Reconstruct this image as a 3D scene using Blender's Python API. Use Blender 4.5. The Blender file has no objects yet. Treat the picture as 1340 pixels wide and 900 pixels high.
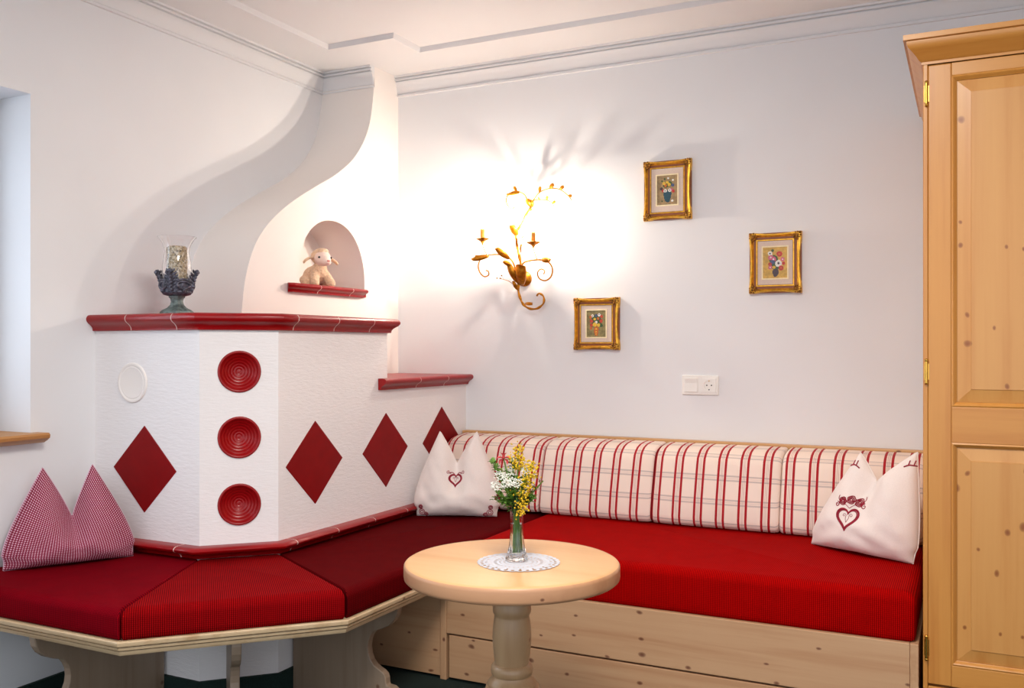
import bpy, bmesh, math, random
from mathutils import Vector, Matrix, noise
from mathutils.bvhtree import BVHTree
random.seed(7)
PI = math.pi
S = bpy.context.scene
COL = S.collection

# ---------------------------------------------------------------- camera
cd = bpy.data.cameras.new('camera'); cam = bpy.data.objects.new('camera', cd); COL.objects.link(cam)
cam.location = (0, 0, 1.15); cam.rotation_euler = (PI/2, 0, math.radians(26.26))
cd.sensor_width = 36; cd.lens = 1212/1340*36; cd.shift_y = 5/1340; cd.clip_start = .05
S.camera = cam
# ---------------------------------------------------------------- world: soft daylight of the room's open side
W = bpy.data.worlds.new('world'); S.world = W; W.use_nodes = True
bg = W.node_tree.nodes['Background']; bg.inputs[0].default_value = (.88, .93, 1.0, 1); bg.inputs[1].default_value = .86
# ---------------------------------------------------------------- large lights
def area(name, loc, rot, sx, sy, power, col):
    l = bpy.data.lights.new(name, 'AREA'); l.shape = 'RECTANGLE'; l.size = sx; l.size_y = sy
    l.energy = power; l.color = col
    o = bpy.data.objects.new(name, l); COL.objects.link(o); o.location = loc; o.rotation_euler = rot; return o
area('window_daylight', (-2.99, 1.45, 1.42), (0, -PI/2, 0), 1.0, 1.0, 4.5, (.66, .80, 1.0))
area('overhead_fill_light', (-.50, 1.15, 2.40), (0, 0, 0), .7, .7, 27, (1.0, .93, .85))  # unseen fill from above, added to brighten walls and seat tops
# ---------------------------------------------------------------- exposure
vs = S.view_settings; vs.view_transform = 'Standard'; vs.look = 'None'; vs.gamma = 1; vs.use_curve_mapping = False
vs.exposure = 1.1

# ================================================================ materials
def rgb(r, g, b):
    f = lambda c: ((c/255+.055)/1.055)**2.4 if c > 10 else c/255/12.92
    return (f(r), f(g), f(b), 1)
def newmat(name):
    m = bpy.data.materials.new(name); m.use_nodes = True
    nt = m.node_tree; b = nt.nodes['Principled BSDF']; return m, nt, b
def L(nt, a, b): nt.links.new(a, b)
def texco(nt, scale=(1,1,1), rot=(0,0,0), kind='Object'):
    t = nt.nodes.new('ShaderNodeTexCoord'); mp = nt.nodes.new('ShaderNodeMapping')
    mp.inputs['Scale'].default_value = scale; mp.inputs['Rotation'].default_value = rot
    L(nt, t.outputs[kind], mp.inputs[0]); return mp.outputs[0]
def noise_n(nt, vec, scale, detail=4, rough=.55):
    n = nt.nodes.new('ShaderNodeTexNoise'); n.inputs['Scale'].default_value = scale
    n.inputs['Detail'].default_value = detail; n.inputs['Roughness'].default_value = rough
    L(nt, vec, n.inputs['Vector']); return n.outputs['Fac']
def ramp(nt, fac, stops):
    r = nt.nodes.new('ShaderNodeValToRGB'); L(nt, fac, r.inputs[0])
    e = r.color_ramp.elements
    while len(e) < len(stops): e.new(.5)
    for i, (p, c) in enumerate(stops): e[i].position = p; e[i].color = c
    return r.outputs[0]
def bump(nt, b, h, strength, dist=.01):
    n = nt.nodes.new('ShaderNodeBump'); n.inputs['Strength'].default_value = strength; n.inputs['Distance'].default_value = dist
    L(nt, h, n.inputs['Height']); L(nt, n.outputs[0], b.inputs['Normal'])
def mathn(nt, op, a, b=None, c=None):
    n = nt.nodes.new('ShaderNodeMath'); n.operation = op
    for i, v in enumerate((a, b, c)):
        if v is None: continue
        if isinstance(v, (int, float)): n.inputs[i].default_value = v
        else: L(nt, v, n.inputs[i])
    return n.outputs[0]
def mix(nt, fac, a, b):
    n = nt.nodes.new('ShaderNodeMix'); n.data_type = 'RGBA'
    if isinstance(fac, (int, float)): n.inputs[0].default_value = fac
    else: L(nt, fac, n.inputs[0])
    for i, v in ((6, a), (7, b)):
        if isinstance(v, tuple): n.inputs[i].default_value = v
        else: L(nt, v, n.inputs[i])
    return n.outputs[2]

def plain(name, col, rough=.5, metal=0, **kw):
    m, nt, b = newmat(name); b.inputs['Base Color'].default_value = col
    b.inputs['Roughness'].default_value = rough; b.inputs['Metallic'].default_value = metal
    v = texco(nt); f = noise_n(nt, v, kw.get('ns', 40), 3)
    k = kw.get('vary', .12)
    dk = tuple(c*(1-k) for c in col[:3])+(1,)
    L(nt, ramp(nt, f, [(.35, dk), (.65, col)]), b.inputs['Base Color'])
    if kw.get('bump'): bump(nt, b, f, kw['bump'], kw.get('bd', .002))
    if kw.get('coat'): b.inputs['Coat Weight'].default_value = kw['coat']; b.inputs['Coat Roughness'].default_value = kw.get('cr', .1)
    if 'spec' in kw: b.inputs['Specular IOR Level'].default_value = kw['spec']
    if kw.get('sheen'): b.inputs['Sheen Weight'].default_value = kw['sheen']
    return m
def plaster(name, col, scale, stretch, strength, dist):
    m, nt, b = newmat(name); b.inputs['Roughness'].default_value = .9
    v = texco(nt, stretch); f = noise_n(nt, v, scale, 6, .6)
    g = noise_n(nt, texco(nt), 2.2, 2)
    dk = tuple(c*.965 for c in col[:3])+(1,)
    L(nt, ramp(nt, g, [(.3, dk), (.7, col)]), b.inputs['Base Color'])
    bump(nt, b, f, strength, dist); return m
def wood(name, light, dark, knot, axis, rough=.45, knots=1.0, gs=22, coat=.1):
    m, nt, b = newmat(name)
    sc = [gs, gs, gs]; sc[axis] = gs*.045
    v = texco(nt, tuple(sc)); f = noise_n(nt, v, 1.0, 5, .6)
    sc2 = [gs*5]*3; sc2[axis] = gs*.12
    f2 = noise_n(nt, texco(nt, tuple(sc2)), 1.0, 3, .6)
    base = ramp(nt, f, [(.3, light), (.52, tuple(l*.75+d*.25 for l, d in zip(light, dark))), (.72, dark)])
    base = mix(nt, mathn(nt, 'MULTIPLY', f2, .35), base, dark)
    if knots:
        tc = nt.nodes.new('ShaderNodeTexCoord'); sp_ = nt.nodes.new('ShaderNodeSeparateXYZ'); L(nt, tc.outputs['Object'], sp_.inputs[0])
        nn = nt.nodes.new('ShaderNodeTexNoise'); nn.inputs['Scale'].default_value = 9; L(nt, tc.outputs['Object'], nn.inputs['Vector'])
        wob = mathn(nt, 'MULTIPLY', nn.outputs['Fac'], .35)
        xy = mathn(nt, 'ADD', sp_.outputs[0], sp_.outputs[1])
        cb = nt.nodes.new('ShaderNodeCombineXYZ')
        L(nt, mathn(nt, 'MULTIPLY_ADD', xy, 14 if axis == 2 else 8, wob), cb.inputs[0])
        L(nt, mathn(nt, 'MULTIPLY_ADD', sp_.outputs[2], 10 if axis == 2 else 14, wob), cb.inputs[1])
        vo = nt.nodes.new('ShaderNodeTexVoronoi'); vo.voronoi_dimensions = '2D'; vo.inputs['Scale'].default_value = 1.0; L(nt, cb.outputs[0], vo.inputs['Vector'])
        sep = nt.nodes.new('ShaderNodeSeparateColor'); L(nt, vo.outputs['Color'], sep.inputs[0])
        on = mathn(nt, 'GREATER_THAN', sep.outputs[0], 1-.5*knots)
        rad = mathn(nt, 'MULTIPLY_ADD', mathn(nt, 'POWER', sep.outputs[1], 2), .08, .065)
        d = mathn(nt, 'DIVIDE', vo.outputs['Distance'], rad)
        kn = mathn(nt, 'MULTIPLY', on, mathn(nt, 'SUBTRACT', 1, mathn(nt, 'MINIMUM', mathn(nt, 'POWER', d, 2.5), 1)))
        kn = mathn(nt, 'MULTIPLY', kn, .85)
        base = mix(nt, kn, base, knot)
    L(nt, base, b.inputs['Base Color'])
    b.inputs['Roughness'].default_value = rough; b.inputs['Coat Weight'].default_value = coat; b.inputs['Coat Roughness'].default_value = .25
    bump(nt, b, f2, .08, .002); return m
def red_fabric(name, ang, c1, c2, k=1150):
    """fine two-tone weave whose rows run along direction ang of the seat"""
    m, nt, b = newmat(name)
    t = nt.nodes.new('ShaderNodeTexCoord'); s = nt.nodes.new('ShaderNodeSeparateXYZ')
    L(nt, t.outputs['Object'], s.inputs[0])
    x, y, z = s.outputs
    u = mathn(nt, 'ADD', mathn(nt, 'MULTIPLY', x, math.cos(ang)), mathn(nt, 'MULTIPLY', y, math.sin(ang)))
    v = mathn(nt, 'ADD', mathn(nt, 'MULTIPLY', x, -math.sin(ang)), mathn(nt, 'MULTIPLY', y, math.cos(ang)))
    v = mathn(nt, 'ADD', v, z)
    su = mathn(nt, 'MULTIPLY_ADD', mathn(nt, 'SINE', mathn(nt, 'MULTIPLY', u, k)), .5, .5)
    sv = mathn(nt, 'MULTIPLY_ADD', mathn(nt, 'SINE', mathn(nt, 'MULTIPLY', v, k)), .5, .5)
    f = mathn(nt, 'MULTIPLY', mathn(nt, 'POWER', su, .8), mathn(nt, 'MULTIPLY_ADD', sv, .5, .5))
    g = noise_n(nt, t.outputs['Object'], 14, 4)
    f = mathn(nt, 'MULTIPLY', f, mathn(nt, 'MULTIPLY_ADD', g, .7, .6))
    L(nt, ramp(nt, f, [(0, c2), (.75, c1)]), b.inputs['Base Color'])
    b.inputs['Roughness'].default_value = .85
    b.inputs['Sheen Weight'].default_value = 0
    b.inputs['Specular IOR Level'].default_value = .03
    b.inputs['Sheen Tint'].default_value = (1, .25, .25, 1)
    bump(nt, b, mathn(nt, 'MULTIPLY', su, sv), .25, .001); return m

M = {}
M['wall'] = plaster('wall_paint', rgb(233, 233, 235), 260, (1, 1, 1), .12, .002)
M['ceiling'] = plaster('ceiling_paint', rgb(232, 230, 230), 200, (1, 1, 1), .05, .002)
M['cornice'] = plaster('cornice_paint', rgb(232, 231, 232), 60, (1, 1, 1), .03, .001)
M['stove'] = plaster('stove_plaster', rgb(240, 236, 236), 90, (.35, .35, 1.6), .42, .004)
M['stove_smooth'] = plaster('chimney_plaster', rgb(240, 233, 228), 180, (1, 1, 1), .12, .002)
M['grout'] = plain('grout', rgb(236, 208, 200), .8)
M['redtile'] = plain('red_glazed_tile', rgb(150, 4, 10), .34, spec=.35, coat=.12, cr=.2, vary=.14, ns=9)
M['redmatte'] = plain('red_diamond_glaze', rgb(132, 4, 8), .5, spec=.15, coat=0, vary=.1, ns=20)
M['carpet'] = plain('dark_green_carpet', rgb(14, 40, 36), .98, ns=420, vary=.6, bump=.6)
M['skirt'] = plain('dark_green_skirting', rgb(12, 44, 38), .9, ns=300, vary=.5, bump=.4)
M['sill'] = wood('sill_pine', rgb(196, 142, 82), rgb(172, 114, 60), rgb(120, 70, 30), 1, knots=.3)
M['winframe'] = plain('window_frame_grey', rgb(112, 108, 112), .5)
PL, PD, PK = rgb(202, 162, 124), rgb(178, 130, 92), rgb(92, 36, 20)
M['pine_x'] = wood('pale_spruce_x', PL, PD, PK, 0)
M['pine_y'] = wood('pale_spruce_y', PL, PD, PK, 1)
M['pine_z'] = wood('pale_spruce_z', PL, PD, PK, 2, knots=.5)
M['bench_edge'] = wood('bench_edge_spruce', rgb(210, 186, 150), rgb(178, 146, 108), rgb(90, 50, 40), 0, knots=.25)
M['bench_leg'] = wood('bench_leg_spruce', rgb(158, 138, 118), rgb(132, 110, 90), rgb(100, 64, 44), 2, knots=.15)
M['rail'] = wood('backrest_rail_spruce', rgb(214, 166, 108), rgb(192, 138, 84), PK, 0, knots=.3)
WL, WD, WK = rgb(206, 144, 68), rgb(186, 118, 48), rgb(104, 36, 6)
M['ward_z'] = wood('wardrobe_frame_z', WL, WD, WK, 2, knots=.12, rough=.38, coat=.25)
M['ward_x'] = wood('wardrobe_frame_x', WL, WD, WK, 0, knots=.12, rough=.38, coat=.25)
M['ward_p'] = wood('wardrobe_panel', rgb(208, 152, 84), rgb(188, 124, 58), rgb(126, 58, 8), 2, knots=1.2, rough=.38, coat=.25, gs=15)
M['table_top'] = wood('table_beech', rgb(224, 178, 126), rgb(204, 150, 98), rgb(160, 100, 60), 0, knots=0, rough=.5, coat=.10, gs=9)
M['table_edge'] = wood('table_edge_beech', rgb(198, 150, 112), rgb(172, 122, 88), rgb(90, 44, 30), 0, knots=.3, rough=.45, coat=.12, gs=9)
M['table_leg'] = wood('table_pedestal', rgb(188, 156, 118), rgb(164, 128, 92), rgb(130, 76, 46), 2, knots=.25, rough=.4, coat=.2, gs=14)
BR, DR = rgb(158, 6, 10), rgb(66, 2, 5)
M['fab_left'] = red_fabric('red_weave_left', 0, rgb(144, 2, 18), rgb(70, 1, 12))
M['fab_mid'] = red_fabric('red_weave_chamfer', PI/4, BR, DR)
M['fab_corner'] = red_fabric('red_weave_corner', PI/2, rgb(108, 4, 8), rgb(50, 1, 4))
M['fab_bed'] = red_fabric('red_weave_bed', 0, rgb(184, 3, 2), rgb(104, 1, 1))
M['linen'] = plain('cream_linen', rgb(240, 228, 222), .9, ns=400, vary=.06, bump=.15, sheen=.15)
M['embroidery'] = plain('red_embroidery', rgb(160, 16, 48), .8, ns=500, vary=.3)
M['gold'] = plain('antique_gold', rgb(244, 184, 62), .34, .72, ns=60, vary=.35, bump=.3, bd=.003)
M['gold_dark'] = plain('dark_gold', rgb(176, 118, 44), .45, .7, ns=160, vary=.7, bump=.9, bd=.004)
M['gold_leaf'] = plain('gold_leaf_metal', rgb(200, 128, 26), .34, .8, ns=90, vary=.4, bump=.2)
M['frame_side'] = plain('frame_side_wood', rgb(140, 78, 34), .5)
M['mat_board'] = plain('linen_mat_board', rgb(222, 202, 188), .9, ns=500, vary=.12)
M['fillet'] = plain('cream_fillet', rgb(248, 232, 190), .5)
M['plastic'] = plain('white_plastic', rgb(240, 236, 230), .3, vary=.02)
M['darkhole'] = plain('dark_hole', rgb(30, 24, 22), .9)
M['brass'] = plain('brass', rgb(220, 172, 80), .25, 1.0)
M['candle_tube'] = plain('candle_sleeve', rgb(190, 130, 30), .6)
M['wool'] = plain('cream_plush', rgb(240, 206, 172), .95, ns=150, vary=.22, bump=1.0, bd=.004, sheen=.4)
M['plush_face'] = plain('pale_plush_face', rgb(244, 220, 208), .9, ns=200, vary=.05, sheen=.3)
M['pink_nose'] = plain('pink_nose', rgb(214, 140, 134), .7)
M['eye'] = plain('black_eye', rgb(10, 8, 8), .1)
M['verdigris'] = plain('aged_green_pewter', rgb(120, 134, 132), .5, .35, ns=70, vary=.7, bump=1, bd=.004)
M['pewter'] = plain('dark_pewter', rgb(112, 112, 128), .45, .45, ns=90, vary=.75, bump=1, bd=.004)
M['lace'] = plain('white_lace', rgb(208, 208, 216), .9, ns=600, vary=.1)
M['leaf'] = plain('leaf_green', rgb(104, 146, 54), .55, ns=60, vary=.4)
M['leaf_dark'] = plain('leaf_dark_green', rgb(56, 84, 56), .5, ns=60, vary=.4)
M['stem'] = plain('stem_green', rgb(98, 142, 40), .5, ns=60, vary=.4)
M['yellow'] = plain('yellow_blossom', rgb(236, 196, 32), .7, ns=200, vary=.3)
M['whitef'] = plain('white_blossom', rgb(240, 240, 230), .8, ns=200, vary=.12)
M['pink'] = plain('pink_blossom', rgb(228, 92, 96), .6, ns=200, vary=.25)
M['redbud'] = plain('dark_red_bud', rgb(150, 30, 50), .6)
M['seed'] = plain('brown_green_seed', rgb(138, 132, 62), .8, ns=200, vary=.4)
m, nt, b = newmat('candle_crust'); v = texco(nt)
vo = nt.nodes.new('ShaderNodeTexVoronoi'); vo.inputs['Scale'].default_value = 240; L(nt, v, vo.inputs['Vector'])
sx = nt.nodes.new('ShaderNodeSeparateColor'); L(nt, vo.outputs['Color'], sx.inputs[0])
L(nt, ramp(nt, sx.outputs[0], [(0, rgb(140, 124, 106)), (.5, rgb(210, 184, 140)), (1, rgb(244, 232, 214))]), b.inputs['Base Color'])
b.inputs['Roughness'].default_value = .5; bump(nt, b, vo.outputs['Distance'], 1, .003); M['crust'] = m
def glass(name, tint=(1,1,1,1), rough=0.0, ior=1.45):
    m, nt, b = newmat(name); b.inputs['Base Color'].default_value = tint
    b.inputs['Transmission Weight'].default_value = 1; b.inputs['Roughness'].default_value = rough; b.inputs['IOR'].default_value = ior
    return m
M['glass'] = glass('clear_glass'); M['water'] = glass('water', (.93, 1, .93, 1), 0, 1.33)
m, nt, b = newmat('lit_bulb'); b.inputs['Base Color'].default_value = (1, .9, .7, 1)
b.inputs['Emission Color'].default_value = (1.0, .88, .74, 1); b.inputs['Emission Strength'].default_value = 1200; M['bulb'] = m
# gingham
m, nt, b = newmat('red_gingham'); t = nt.nodes.new('ShaderNodeTexCoord'); s = nt.nodes.new('ShaderNodeSeparateXYZ'); L(nt, t.outputs['UV'], s.inputs[0])
def sq(nt, o, per):
    return mathn(nt, 'GREATER_THAN', mathn(nt, 'FRACT', mathn(nt, 'DIVIDE', o, per)), .5)
a = sq(nt, s.outputs[0], .0072); c = sq(nt, s.outputs[1], .0072)
f = mathn(nt, 'MULTIPLY', mathn(nt, 'ADD', a, c), .5)
L(nt, ramp(nt, f, [(0, rgb(214, 176, 194)), (.5, rgb(150, 36, 72)), (1, rgb(112, 4, 36))]), b.inputs['Base Color'])
b.inputs['Roughness'].default_value = .9; M['gingham'] = m
# striped backrest fabric, UV in metres: u across, v up the cushion
m, nt, b = newmat('striped_linen'); t = nt.nodes.new('ShaderNodeTexCoord'); s = nt.nodes.new('ShaderNodeSeparateXYZ'); L(nt, t.outputs['UV'], s.inputs[0])
def band(nt, o, per, c, w):
    fr = mathn(nt, 'MULTIPLY', mathn(nt, 'FRACT', mathn(nt, 'DIVIDE', o, per)), per)
    return mathn(nt, 'LESS_THAN', mathn(nt, 'ABSOLUTE', mathn(nt, 'SUBTRACT', fr, c)), w/2)
U, V = s.outputs[0], s.outputs[1]; P = .083
red = mathn(nt, 'MAXIMUM', band(nt, U, P, .024, .0088), band(nt, U, P, .050, .0088))
thin = mathn(nt, 'MAXIMUM', band(nt, U, P, .0335, .0016), band(nt, U, P, .0405, .0016))
thin = mathn(nt, 'MAXIMUM', thin, band(nt, U, P, .037, .0012))
hz = mathn(nt, 'MAXIMUM', band(nt, V, .086, .050, .006), band(nt, V, .086, .066, .006))
hz = mathn(nt, 'MAXIMUM', hz, mathn(nt, 'MULTIPLY', band(nt, V, .086, .058, .003), .6))
colr = mix(nt, mathn(nt, 'MULTIPLY', hz, .62), rgb(242, 222, 208), rgb(176, 160, 158))
colr = mix(nt, mathn(nt, 'MULTIPLY', thin, .55), colr, rgb(150, 90, 90))
g = noise_n(nt, t.outputs['Object'], 600, 2)
colr = mix(nt, red, colr, ramp(nt, g, [(.3, rgb(150, 8, 22)), (.7, rgb(184, 14, 30))]))
L(nt, colr, b.inputs['Base Color']); b.inputs['Roughness'].default_value = .9; M['stripe'] = m
# painting grounds
def ground(name, c1, c2):
    return plain(name, c1, .5, ns=60, vary=.35)
M['pg1'] = plain('painting_ground_olive', rgb(168, 140, 96), .4, ns=90, vary=.35)
M['pg2'] = plain('painting_ground_ochre', rgb(216, 172, 74), .4, ns=90, vary=.3)
M['pg3'] = plain('painting_ground_moss', rgb(150, 136, 84), .4, ns=90, vary=.45)
for k, c in dict(p_red=(196, 44, 36), p_pink=(214, 96, 132), p_white=(240, 236, 228), p_blue=(70, 86, 130), p_teal=(36, 78, 92),
                 p_yel=(232, 190, 60), p_green=(62, 90, 44), p_dark=(70, 50, 60), p_orange=(206, 106, 40)).items():
    M[k] = plain('paint_'+{'p_red':'red','p_pink':'pink','p_white':'white','p_blue':'blue','p_teal':'teal','p_yel':'yellow','p_green':'green','p_dark':'plum','p_orange':'orange'}[k], rgb(*c), .4, ns=300, vary=.3)

# ================================================================ geometry helpers
class G:
    def __init__(s): s.v = []; s.f = []; s.uv = {}; s.mi = {}
    def add(s, vs, fs, mi=0, uvs=None):
        o = len(s.v); s.v += [tuple(p) for p in vs]
        for k, f in enumerate(fs):
            if mi: s.mi[len(s.f)] = mi
            if uvs: s.uv[len(s.f)] = [uvs[i] for i in f]
            s.f.append(tuple(o+i for i in f))
        return s
    def box(s, x0, x1, y0, y1, z0, z1, mi=0):
        vs = [(x, y, z) for z in (z0, z1) for y in (y0, y1) for x in (x0, x1)]
        return s.add(vs, [(0,2,3,1),(4,5,7,6),(0,1,5,4),(2,6,7,3),(0,4,6,2),(1,3,7,5)], mi)
    def lathe(s, prof, c=(0,0,0), n=32, mi=0, cap=True, fn=None):
        vs = []
        for r, z in prof:
            for i in range(n):
                a = 2*PI*i/n; rr = r*(fn(a, r, z) if fn else 1)
                vs.append((c[0]+rr*math.cos(a), c[1]+rr*math.sin(a), c[2]+z))
        fs = [(j*n+i, j*n+(i+1)%n, (j+1)*n+(i+1)%n, (j+1)*n+i) for j in range(len(prof)-1) for i in range(n)]
        if cap:
            if prof[0][0] > 1e-5: fs.append(tuple(reversed(range(n))))
            if prof[-1][0] > 1e-5: fs.append(tuple((len(prof)-1)*n+i for i in range(n)))
        return s.add(vs, fs, mi)
    def tube(s, pts, r, n=8, mi=0, cap=True):
        pts = [Vector(p) for p in pts]
        rs = r if isinstance(r, (list, tuple)) else [r]*len(pts)
        t0 = (pts[1]-pts[0]).normalized()
        up = Vector((0,0,1)) if abs(t0.z) < .9 else Vector((1,0,0))
        nrm = t0.cross(up).normalized(); vs = []
        for i, p in enumerate(pts):
            t = (pts[min(i+1, len(pts)-1)]-pts[max(i-1, 0)])
            if t.length < 1e-9: t = t0
            t.normalize(); nrm = (nrm-t*nrm.dot(t)); nrm.normalize(); bi = t.cross(nrm)
            for k in range(n):
                a = 2*PI*k/n; vs.append(p+(nrm*math.cos(a)+bi*math.sin(a))*rs[i])
        m = len(pts)
        fs = [(j*n+i, j*n+(i+1)%n, (j+1)*n+(i+1)%n, (j+1)*n+i) for j in range(m-1) for i in range(n)]
        if cap: fs += [tuple(reversed(range(n))), tuple((m-1)*n+i for i in range(n))]
        return s.add(vs, fs, mi)
    def ball(s, c, r, n=10, m=7, mi=0, sc=(1,1,1), rot=None):
        vs = [];
        for j in range(m+1):
            th = PI*j/m
            for i in range(n):
                a = 2*PI*i/n; p = Vector((math.sin(th)*math.cos(a)*sc[0], math.sin(th)*math.sin(a)*sc[1], math.cos(th)*sc[2]))*r
                if rot: p = rot @ p
                vs.append(Vector(c)+p)
        fs = [(j*n+i, (j+1)*n+i, (j+1)*n+(i+1)%n, j*n+(i+1)%n) for j in range(m) for i in range(n)]
        return s.add(vs, fs, mi)
    def prism(s, poly, fn0, fn1, mi=0, uv=None):
        """poly 2D points; fn0/fn1 map 2D -> 3D for both faces"""
        n = len(poly); vs = [fn0(*p) for p in poly]+[fn1(*p) for p in poly]
        fs = [tuple(reversed(range(n))), tuple(range(n, 2*n))]+[(i, (i+1)%n, n+(i+1)%n, n+i) for i in range(n)]
        return s.add(vs, fs, mi)
    def sweep(s, sections, closed=True, cap=True, mi=0):
        n = len(sections[0]); vs = [p for sec in sections for p in sec]
        rng = range(n) if closed else range(n-1)
        fs = [(j*n+i, j*n+(i+1)%n, (j+1)*n+(i+1)%n, (j+1)*n+i) for j in range(len(sections)-1) for i in rng]
        if cap and closed: fs += [tuple(reversed(range(n))), tuple((len(sections)-1)*n+i for i in range(n))]
        return s.add(vs, fs, mi)
def link(name, g, mats, parent=None, smooth=None, bevel=0, segs=2, world=True, weld=True, kind=None, label=None, recalc=True):
    off = Vector(parent['_loc']) if (parent is not None and world and '_loc' in parent) else Vector((0,0,0))
    if not isinstance(mats, (list, tuple)): mats = [mats]
    me = bpy.data.meshes.new(name)
    me.from_pydata([tuple(Vector(p)-off) for p in g.v], [], g.f)
    for mm in mats: me.materials.append(mm)
    for k, i in g.mi.items(): me.polygons[k].material_index = i
    if g.uv:
        ul = me.uv_layers.new(name='UVMap')
        for k, us in g.uv.items():
            for li, u in zip(me.polygons[k].loop_indices, us): ul.data[li].uv = u
    bm = bmesh.new(); bm.from_mesh(me)
    if weld: bmesh.ops.remove_doubles(bm, verts=bm.verts, dist=1e-5)
    if recalc: bmesh.ops.recalc_face_normals(bm, faces=bm.faces)
    if bevel:
        es = [e for e in bm.edges if len(e.link_faces) == 2 and e.calc_face_angle(0) > math.radians(35)]
        bmesh.ops.bevel(bm, geom=es, offset=bevel, segments=segs, profile=.5, affect='EDGES', clamp_overlap=True)
    bm.to_mesh(me); bm.free()
    if smooth is not None:
        for p in me.polygons: p.use_smooth = True
        if smooth < 179: me.set_sharp_from_angle(angle=math.radians(smooth))
    o = bpy.data.objects.new(name, me); COL.objects.link(o)
    if parent is not None:
        o.parent = parent; o['_loc'] = parent.get('_loc', (0,0,0))
    if kind: o['kind'] = kind
    if label: o['label'] = label
    return o
def thing(name, label, cat, loc=(0,0,0), group=None):
    o = bpy.data.objects.new(name, None); COL.objects.link(o); o.empty_display_size = .05
    o.location = loc; o['label'] = label; o['category'] = cat; o['_loc'] = tuple(loc)
    if group: o['group'] = group
    return o
def struct(name, g, mat, **k):
    o = link(name, g, mat, **k); o['kind'] = 'structure'; return o
def fill_holes(outer, holes, fn):
    """flat face with holes: returns G"""
    bm = bmesh.new(); edges = []
    for loop in [outer]+holes:
        vs = [bm.verts.new((p[0], p[1], 0)) for p in loop]
        for i in range(len(vs)): edges.append(bm.edges.new((vs[i], vs[(i+1)%len(vs)])))
    bmesh.ops.triangle_fill(bm, edges=edges, use_beauty=True, use_dissolve=False)
    bm.verts.index_update(); g = G()
    g.add([fn(v.co.x, v.co.y) for v in bm.verts], [tuple(v.index for v in f.verts) for f in bm.faces]); bm.free(); return g
def smoothpts(pts, k=6):
    """Catmull-Rom resample"""
    P = [Vector(p) for p in pts]; P = [P[0]*2-P[1]]+P+[P[-1]*2-P[-2]]; out = []
    for i in range(1, len(P)-2):
        for j in range(k):
            t = j/k; a, b_, c, d = P[i-1], P[i], P[i+1], P[i+2]
            out.append(.5*((2*b_)+(-a+c)*t+(2*a-5*b_+4*c-d)*t*t+(-a+3*b_-3*c+d)*t**3))
    out.append(P[-2]); return out

# ================================================================ setting
XL, YB, ZC, ZT = -2.719, 3.70, 2.43, 2.442
XF, YF = -2.427, 3.504          # chimney: face turned to the room, front at the ceiling
XC, YA = -2.06, 2.243           # stove: long face, front face
AX, CY = -2.236, 2.419          # ends of the chamfer
struct('floor', G().box(-2.9, 2.2, -3.6, 3.9, -.05, 0), M['carpet'])
# left wall with window opening
WY0, WY1, WZ0, WZ1 = .85, 1.995, .868, 1.97
gw = fill_holes([(-1.6, 0), (3.9, 0), (3.9, 2.6), (-1.6, 2.6)], [[(WY0, WZ0), (WY1, WZ0), (WY1, WZ1), (WY0, WZ1)]], lambda y, z: (XL, y, z))
for (a, b_) in (((WY0, WZ0), (WY1, WZ0)), ((WY1, WZ0), (WY1, WZ1)), ((WY1, WZ1), (WY0, WZ1)), ((WY0, WZ1), (WY0, WZ0))):
    gw.add([(XL, *a), (XL, *b_), (XL-.3, *b_), (XL-.3, *a)], [(0,1,2,3)])
gw.add([(XL, -1.6, 0), (XL-.3, -1.6, 0), (XL-.3, -1.6, 2.6), (XL, -1.6, 2.6)], [(0,1,2,3)])
gw.add([(XL-.3, -1.6, 0), (XL-.3, WY0, 0), (XL-.3, WY0, 2.6), (XL-.3, -1.6, 2.6)], [(0,1,2,3)])
gw.add([(XL-.3, WY1, 0), (XL-.3, 3.9, 0), (XL-.3, 3.9, 2.6), (XL-.3, WY1, 2.6)], [(0,1,2,3)])
gw.add([(XL-.3, WY0, 0), (XL-.3, WY1, 0), (XL-.3, WY1, WZ0), (XL-.3, WY0, WZ0)], [(0,1,2,3)])
gw.add([(XL-.3, WY0, WZ1), (XL-.3, WY1, WZ1), (XL-.3, WY1, 2.6), (XL-.3, WY0, 2.6)], [(0,1,2,3)])
struct('wall_left', gw, M['wall'])
struct('wall_back', G().box(-2.719, 2.2, YB, YB+.15, 0, 2.6), M['wall'])
struct('wall_right', G().box(1.75, 1.9, .6, 3.70, 0, 2.6), M['wall'])
# ceiling: lower margin round the edge, raised field inside
inner = [(-2.46, -1.6), (1.45, -1.6), (1.45, 3.41), (-2.13, 3.41), (-2.13, 3.205), (-2.46, 3.205)]
outer = [(-2.719, -1.6), (-2.46, -1.6), (-2.46, 3.205), (-2.13, 3.205), (-2.13, 3.41), (1.45, 3.41), (1.45, -1.6), (1.75, -1.6), (1.75, 3.7), (-2.719, 3.7)]
gc = G(); gc.prism(outer, lambda x, y: (x, y, ZC), lambda x, y: (x, y, 2.58))
gc.prism(inner, lambda x, y: (x, y, ZT), lambda x, y: (x, y, 2.58))
struct('ceiling', gc, M['ceiling'], weld=False)
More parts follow.
